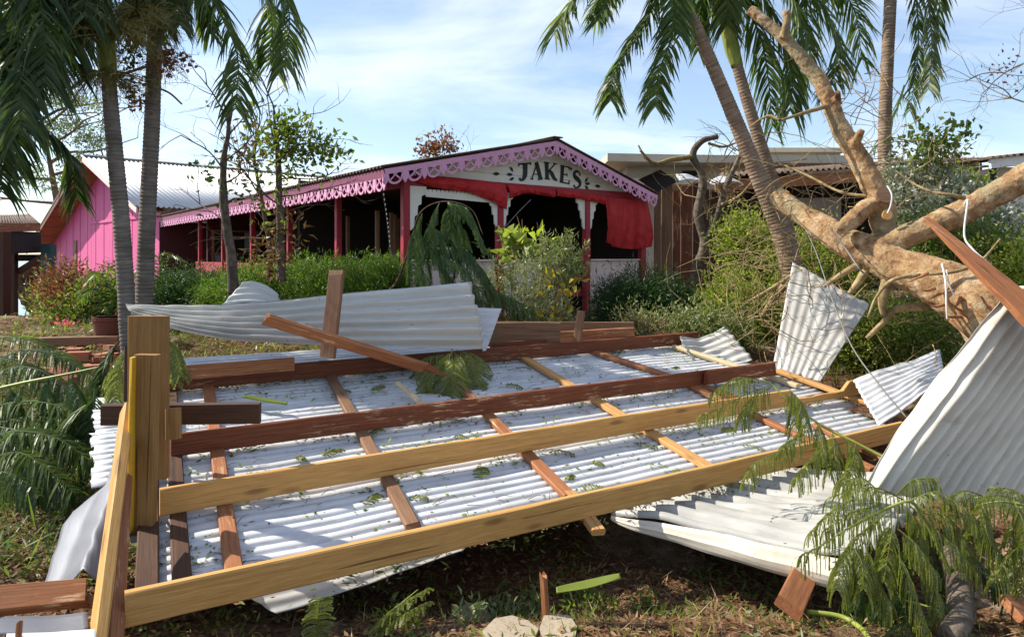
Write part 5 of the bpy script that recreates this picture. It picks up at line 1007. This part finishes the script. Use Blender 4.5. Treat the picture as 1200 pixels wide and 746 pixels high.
fernbranch('dark shaded feathery sprays on the ground beneath the big branch', [(1150, 745, 3.4), (1100, 715, 3.5), (1050, 700, 3.6)], .008,
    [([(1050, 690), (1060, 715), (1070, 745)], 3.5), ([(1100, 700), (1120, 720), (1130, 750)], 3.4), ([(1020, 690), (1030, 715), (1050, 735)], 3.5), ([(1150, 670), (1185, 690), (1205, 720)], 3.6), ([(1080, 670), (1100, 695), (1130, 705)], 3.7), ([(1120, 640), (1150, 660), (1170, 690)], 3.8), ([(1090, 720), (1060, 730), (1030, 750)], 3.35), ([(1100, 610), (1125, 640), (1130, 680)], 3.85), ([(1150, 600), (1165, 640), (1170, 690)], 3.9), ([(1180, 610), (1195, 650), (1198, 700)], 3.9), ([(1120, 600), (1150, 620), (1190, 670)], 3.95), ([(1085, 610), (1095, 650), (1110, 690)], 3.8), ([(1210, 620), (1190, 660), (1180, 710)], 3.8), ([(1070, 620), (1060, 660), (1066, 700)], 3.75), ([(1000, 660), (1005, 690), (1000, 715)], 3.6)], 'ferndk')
fernbranch('heap of green feathery sprays on the roof below the curled sheet', [(530, 408, 6.8), (528, 425, 6.5), (515, 440, 6.2)], .008,
    [([(530, 412), (510, 430), (496, 452)], 6.3), ([(528, 415), (520, 440), (515, 464)], 6.2), ([(532, 412), (545, 432), (548, 452)], 6.4), ([(525, 415), (500, 420), (486, 440)], 6.5), ([(535, 410), (560, 420), (565, 440)], 6.6), ([(530, 420), (533, 445), (530, 468)], 6.15), ([(540, 415), (535, 435), (545, 460)], 6.25), ([(520, 425), (500, 445), (500, 465)], 6.2), ([(545, 412), (555, 430), (556, 450)], 6.4)], 'fern', npin=20, pl=.15, ll=.009, lw=.005, nl=18, sag=.3, spread=1.0)
# left side: fallen fronds
lf = thing('fallen_palm_fronds', tuple(ground(40, 500)), 'heap of fallen dark palm fronds on the ground at the left margin', 'palm fronds')
for pts, Y, kw in (([(-20, 430), (30, 410), (75, 420), (115, 445)], 6.6, {}), ([(-20, 480), (30, 470), (80, 480), (118, 515)], 5.4, {}), ([(-30, 450), (20, 430), (60, 440), (100, 470)], 6.0, {}), ([(-30, 520), (20, 505), (70, 515), (112, 545)], 5.0, {}), ([(-30, 400), (20, 395), (60, 410), (90, 430)], 7.4, {}), ([(110, 470), (80, 490), (50, 530), (30, 570)], 5.2, {}), ([(-20, 540), (20, 530), (50, 545), (85, 575)], 4.8, {}), ([(-20, 415), (20, 425), (50, 445), (70, 470)], 6.4, {}), ([(112, 455), (108, 490), (100, 520), (104, 560)], 5.2, {}), ([(-20, 500), (40, 488), (80, 500), (100, 530)], 5.3, {}), ([(140, 400), (125, 420), (120, 450), (118, 470)], 6.4, {})):
    m = MB(); frond(m, pp_(pts, Y, Y - .2), n=70, ll=.30, wd=.016, droop=random.uniform(.5, 1.0), stem=.010, gap=.15); m.build('frond', M[random.choice(('palmdark', 'palmdark', 'palmleaf'))], lf)
fernbranch('feathery branch lying over the fallen palm fronds at the left margin', [(-30, 462, 5.6), (30, 448, 5.6), (80, 438, 5.6), (116, 430, 5.6)], .018, [([(10, 452), (20, 480), (18, 520)], 5.5), ([(50, 444), (60, 475), (62, 515)], 5.4), ([(0, 500), (40, 508), (90, 530)], 5.1), ([(0, 515), (30, 530), (60, 560)], 4.9), ([(80, 440), (95, 470), (98, 510)], 5.4), ([(30, 448), (10, 480), (-10, 520)], 5.4), ([(60, 505), (90, 515), (118, 540)], 5.1), ([(20, 540), (50, 550), (80, 575)], 4.7), ([(-10, 550), (20, 558), (45, 580)], 4.6)], 'ferndk', pl=.20, npin=26, ll=.009, lw=.005)
fernbranch('green sprays hanging behind the tall wide post', [(165, 400, 5.6), (150, 410, 5.6), (135, 430, 5.5)], .008, [([(160, 402), (140, 420), (128, 460)], 5.6), ([(155, 405), (148, 430), (140, 470)], 5.5), ([(150, 410), (135, 425), (122, 455)], 5.6), ([(195, 395), (205, 415), (212, 440)], 5.5), ([(198, 400), (200, 420), (202, 445)], 5.5), ([(145, 415), (138, 440), (135, 475)], 5.4)], 'fern', pl=.15, ll=.009, lw=.005, npin=18, sag=.6)
fernbranch('small feathery sprig standing on the soil below the front rafter', [(440, 746, 3.3), (455, 720, 3.3), (490, 690, 3.35)], .005, [([(442, 744), (455, 718), (500, 690)], 3.3), ([(440, 746), (470, 722), (500, 706)], 3.28), ([(372, 760), (372, 730), (375, 700)], 3.2)], 'fern', npin=18, pl=.07, sag=.4)

# ------------------------------------------------------------ ground pieces
lg = ground(1128, 738); m = MB(); m.tube(curve([lg - V((.12, .1, -.02)), lg + V((.0, .02, .05)), lg + V((.1, .18, .12)), lg + V((.2, .4, .2))], 24), curve([.055, .062, .06, .055], 24), 12, rough=.14, ru=9); m.build('log', M['grey_b'], None, tuple(lg), smooth=True, label='short brown log lying under the feathery branches in the lower right', cat='log')
m = MB(); m.tube(curve([at(945, 716, 3.5), at(985, 722, 3.45), at(1008, 735, 3.35), at(1020, 750, 3.25)], 24), curve([.012, .013, .014], 24), 7); m.build('stem', M['shaft'], None, tuple(ground(985, 730)), smooth=True, label='curved yellow-green stem on the soil below the wooden block', cat='stem')
def longleaf(label, pts, wd, mat, arch=.03):
    C = curve(pts, 24); m = MB()
    def fn(a, b):
        i = a * 23; k = min(int(i), 22); p = C[k].lerp(C[k + 1], i - k); T = (C[k + 1] - C[k]).normalized(); S = T.cross(UP).normalized(); x = b * 2 - 1
        return p + S * wd * x * (math.sin(math.pi * (.12 + .8 * a)) ** .5) + UP * (abs(x) * .018 + .01)
    m.grid(fn, 40, 9, lambda a, b: (a, b, 0)); m.build('fallen_leaf', M[mat], None, tuple(pts[0]), smooth=True, solid=.003, label=label, cat='leaf')
def og(px, py, h=.02): g_ = ground(px, py); return g_ + UP * h
longleaf('long yellow-green strap leaf lying on the soil right of the thin stake', [at(652, 697, 3.42), at(690, 690, 3.42), at(727, 680, 3.42)], .040, 'lime')
longleaf('yellow-green curled leaf on the roof near the dark short board', [rpx(284, 467, .03), rpx(310, 472, .02), rpx(336, 476, .02)], .035, 'lime')
for i, (px, py, w_, h_, lab) in enumerate(((548, 728, 26, 22, 'pale broken slab on the soil left of the thin stake'), (600, 744, 34, 14, 'flat pale slab at the bottom edge below the thin stake'), (655, 740, 26, 12, 'small pale slab right of the thin stake'))):
    c = ground(px, py); s = c.y / F; m = MB(); P = [(math.cos(a) * w_ * s * random.uniform(.8, 1.15), math.sin(a) * .13 * random.uniform(.8, 1.2)) for a in np.linspace(0, 6.28, 9)[:-1]]
    m.prism(P, c - UP * .02, V((1, .1, 0)), V((0, 1, .05)), UP * .045); m.build('stone_slab', M['slab'], None, tuple(c), label=lab, cat='slab')
for i, (px, py, s_, lab) in enumerate(((92, 424, .13, 'red brick lying on the dirt path left of the palm trunk'), (70, 462, .16, 'brown coconut husk lump among the fallen fronds'))):
    c = ground(px, py)
    m = MB()
    if i == 0: m.obox(c + UP * .07, V((s_, .03, 0)), V((-.02, .07, 0)), UP * .06)
    else: m.tube([c + V((-.2, 0, .02)), c + V((-.15, 0, .12)), c + V((0, 0, .17)), c + V((.15, -.05, .12)), c + V((.2, -.05, .0))], [.03, .12, .15, .12, .04], 12, rough=.3)
    m.build('brick' if i == 0 else 'coconut_husk', M['brick'], None, tuple(c), label=lab, cat='brick' if i == 0 else 'husk')
m = MB()
for i in range(26):
    c = ground(random.uniform(50, 150), random.uniform(402, 440)); a = random.uniform(0, 3)
    m.obox(c + UP * .02, V((math.cos(a), math.sin(a), random.gauss(0, .1))) * random.uniform(.06, .2), V((-math.sin(a), math.cos(a), 0)) * random.uniform(.05, .09), UP * .035)
m.build('path_rubble', M['brick'], base=tuple(ground(100, 420)), kind='stuff', label='reddish rubble along the path at the left')
timber('dark weathered kerb board along the path at the left', ground(45, 409) + UP * .1, ground(140, 407) + UP * .1, .1, .12, 'weath', name='kerb_board', cat='board', seg=8)

# ------------------------------------------------------------ litter: leaves on the roof, soil, grass
def scatter(name, P, l, wd, mat, label, up=.25, seed=0, flat=.8, nv=(0, 0, 1)):
    P = np.array(P); n = len(P); D = rng.normal(size=(n, 3)); D[:, 2] = D[:, 2] * (1 - flat) + up; D /= np.linalg.norm(D, axis=1, keepdims=True)
    S = np.cross(D, np.array(nv) + rng.normal(size=(n, 3)) * .4); S /= np.linalg.norm(S, axis=1, keepdims=True); ll = l * (.4 + 1.0 * rng.random((n, 1))); w_ = wd * (.5 + .8 * rng.random((n, 1))) / 2
    m = MB(); m.quads(np.stack([P, P + D * ll * .5 + S * w_, P + D * ll, P + D * ll * .5 - S * w_], 1)); m.build(name, M[mat], base=tuple(P.mean(0)), kind='stuff', label=label)
def gpts(n, x0, x1, y0, y1, thr=-.2, sc_=1.6, sd=0, lift=0.01):
    o = []
    for _ in range(n * 6):
        x, y = random.uniform(x0, x1), random.uniform(y0, y1)
        if N.noise(V((x * sc_, y * sc_, sd))) > thr: o.append((x, y, gz(x, y) + random.uniform(0, lift)))
        if len(o) >= n: break
    return o
def roofpts(n, clump):
    o = []
    while len(o) < n:
        s, w_ = random.uniform(0, 6), random.uniform(-.1, 3.0)
        if random.random() < .35 + .65 * (N.noise(V((s * 1.3, w_ * 2.2, 4))) > .05): 
            for k in range(random.randint(1, clump)): q = rp3(s + random.gauss(0, .05), w_ + random.gauss(0, .025), -.045 + random.uniform(0, .012)); o.append(tuple(q))
    return o
scatter('leaf_litter', roofpts(2600, 9), .036, .014, 'bush', 'small green leaves scattered on the fallen roof', .12)
def drift(n):
    o = []
    for _ in range(n):
        w_ = random.choice((0.02, .885, 1.62, 2.85)) + abs(random.gauss(0, .06)) * random.choice((1, 1, -1)); s_ = random.uniform(0, 6)
        if N.noise(V((s_ * 2.1, w_ * 3, 8))) > -.05: o.append(tuple(rp3(s_, w_, -.045 + random.uniform(0, .02))))
    return o
scatter('leaf_litter', drift(2200), .045, .016, 'dry', 'brown leaf scraps drifted against the rafters', .2)
scatter('leaf_litter', drift(1500), .05, .018, 'bush', 'green leaf scraps drifted against the rafters', .2)
m = MB()
for k in range(46):
    s_, w_ = random.uniform(.4, 5.7), random.uniform(.1, 2.8); a = random.uniform(-1, 1); d = U * math.cos(a) + VD * math.sin(a) * random.choice((1, -1)); p = rp3(s_, w_, -.035); l = random.uniform(.06, .2)
    pleaf(m, [p, p + d * l * .5 + RN * .015, p + d * l], npin=7, pl=random.uniform(.03, .07), nl=10, ll=.007, lw=.005, sag=.25, stem=.002, spread=1.)
m.build('leaf_litter', M['fern'], base=tuple(rp3(3, 1.4)), kind='stuff', label='little feathery sprigs scattered on the fallen roof')
scatter('leaf_litter', roofpts(500, 3), .05, .018, 'lime', 'lime green leaf scraps scattered on the fallen roof', .15)
scatter('leaf_litter', roofpts(1200, 7), .04, .008, 'dry', 'dry brown scraps scattered on the fallen roof', .08)
scatter('straw', gpts(5000, -2.6, 3.8, 2.4, 4.4, -.4, 1.1, 61, .015), .11, .004, 'straw', 'pale dry straw strewn over the foreground soil', .1)
scatter('grass', gpts(5200, -6.5, -2.2, 3.9, 8.0, -.35, .9, 41, .10), .26, .012, 'palmleaf', 'flattened green palm straw on the left side ground', .25, flat=.6)
scatter('grass', gpts(1800, -6.5, -2.2, 3.9, 8.5, -.3, .9, 47, .12), .22, .010, 'palmpale', 'pale flattened palm straw on the left side ground', .25, flat=.6)
m = MB()
for i in range(150):
    s, w_ = random.uniform(.2, 5.8), random.uniform(-.05, 2.9); p = rp3(s, w_, -.035); a = random.uniform(-.5, .5) + (0 if random.random() < .7 else 1.2); d = U * math.cos(a) + VD * math.sin(a); l = random.uniform(.05, .16)
    m.tube([p, p + d * l * .5 + RN * .012 + VD * random.gauss(0, .01), p + d * l], [.0025, .002, .001], 3)
m.build('twig_litter', M['twigd'], base=tuple(rp3(3, 1.4)), kind='stuff', label='dark twigs scattered on the fallen roof')
scatter('leaf_litter', gpts(15000, -3.4, 3.6, 2.3, 5.2, -.4, 1.5, 1, .015), .05, .02, 'dry', 'brown leaf litter on the soil in the foreground', .12)
scatter('leaf_litter', gpts(3200, -3.6, 3.6, 2.3, 5.5, .12, 1.8, 5, .02), .055, .02, 'bush', 'green leaf litter on the soil in the foreground', .35)
scatter('bark_mulch', gpts(16000, -2.5, 3.8, 2.4, 4.4, -.4, 1.3, 9, .02), .035, .009, 'reddry', 'reddish bark mulch on the soil in the foreground', .12)
scatter('grass', gpts(1500, -2.0, 3.8, 2.6, 4.2, .1, 2.2, 12, .005), .085, .006, 'lime', 'tufts of short grass in the foreground soil', .8, flat=.2)
scatter('leaf_litter', gpts(14000, -9, -1.6, 3.6, 12, -.3, .8, 15, .03), .09, .02, 'bush', 'green leaf litter on the left side ground', .35)
scatter('leaf_litter', gpts(7000, -9, -1.6, 3.4, 12, -.2, .9, 19, .03), .08, .025, 'dry', 'brown leaf litter on the left side ground', .2)
scatter('grass', gpts(12000, -7, 9, 6.5, 12, -.1, .7, 22, .01), .16, .014, 'bush', 'long grass and weeds around the fallen roof', .9, flat=.1)
scatter('wood_chips', gpts(2600, -3.8, -1.4, 2.5, 4.6, -.1, 2, 30, .02), .055, .026, 'slabchip' if False else 'dry', 'pale chips on the ground in the lower left', .1)
for i, (px, py, r_) in enumerate(((625, 716, 26), (690, 715, 30), (760, 722, 40), (540, 730, 24), (470, 735, 28), (590, 728, 22))):
    c = ground(px, py); s = c.y / F
    cloud('weed', [(c + UP * .02, (r_ * s * 1.2, .2, .03), 1)], 230, .05, .016, random.choice(('bush', 'sage')), ('small leafy weed patch left of the thin stake', 'small weed patch below the long strap leaf', 'wide weed patch right of the strap leaf', 'weed patch beside the pale broken slab', 'weed patch at the feathery sprig', 'weed patch between slab and stake')[i], 'weeds', base=tuple(c), cl=.03, per=10, up=.7)
print('built', len(sc.objects), 'objects', sum(len(o.data.polygons) for o in sc.objects if o.type == 'MESH'), 'faces')
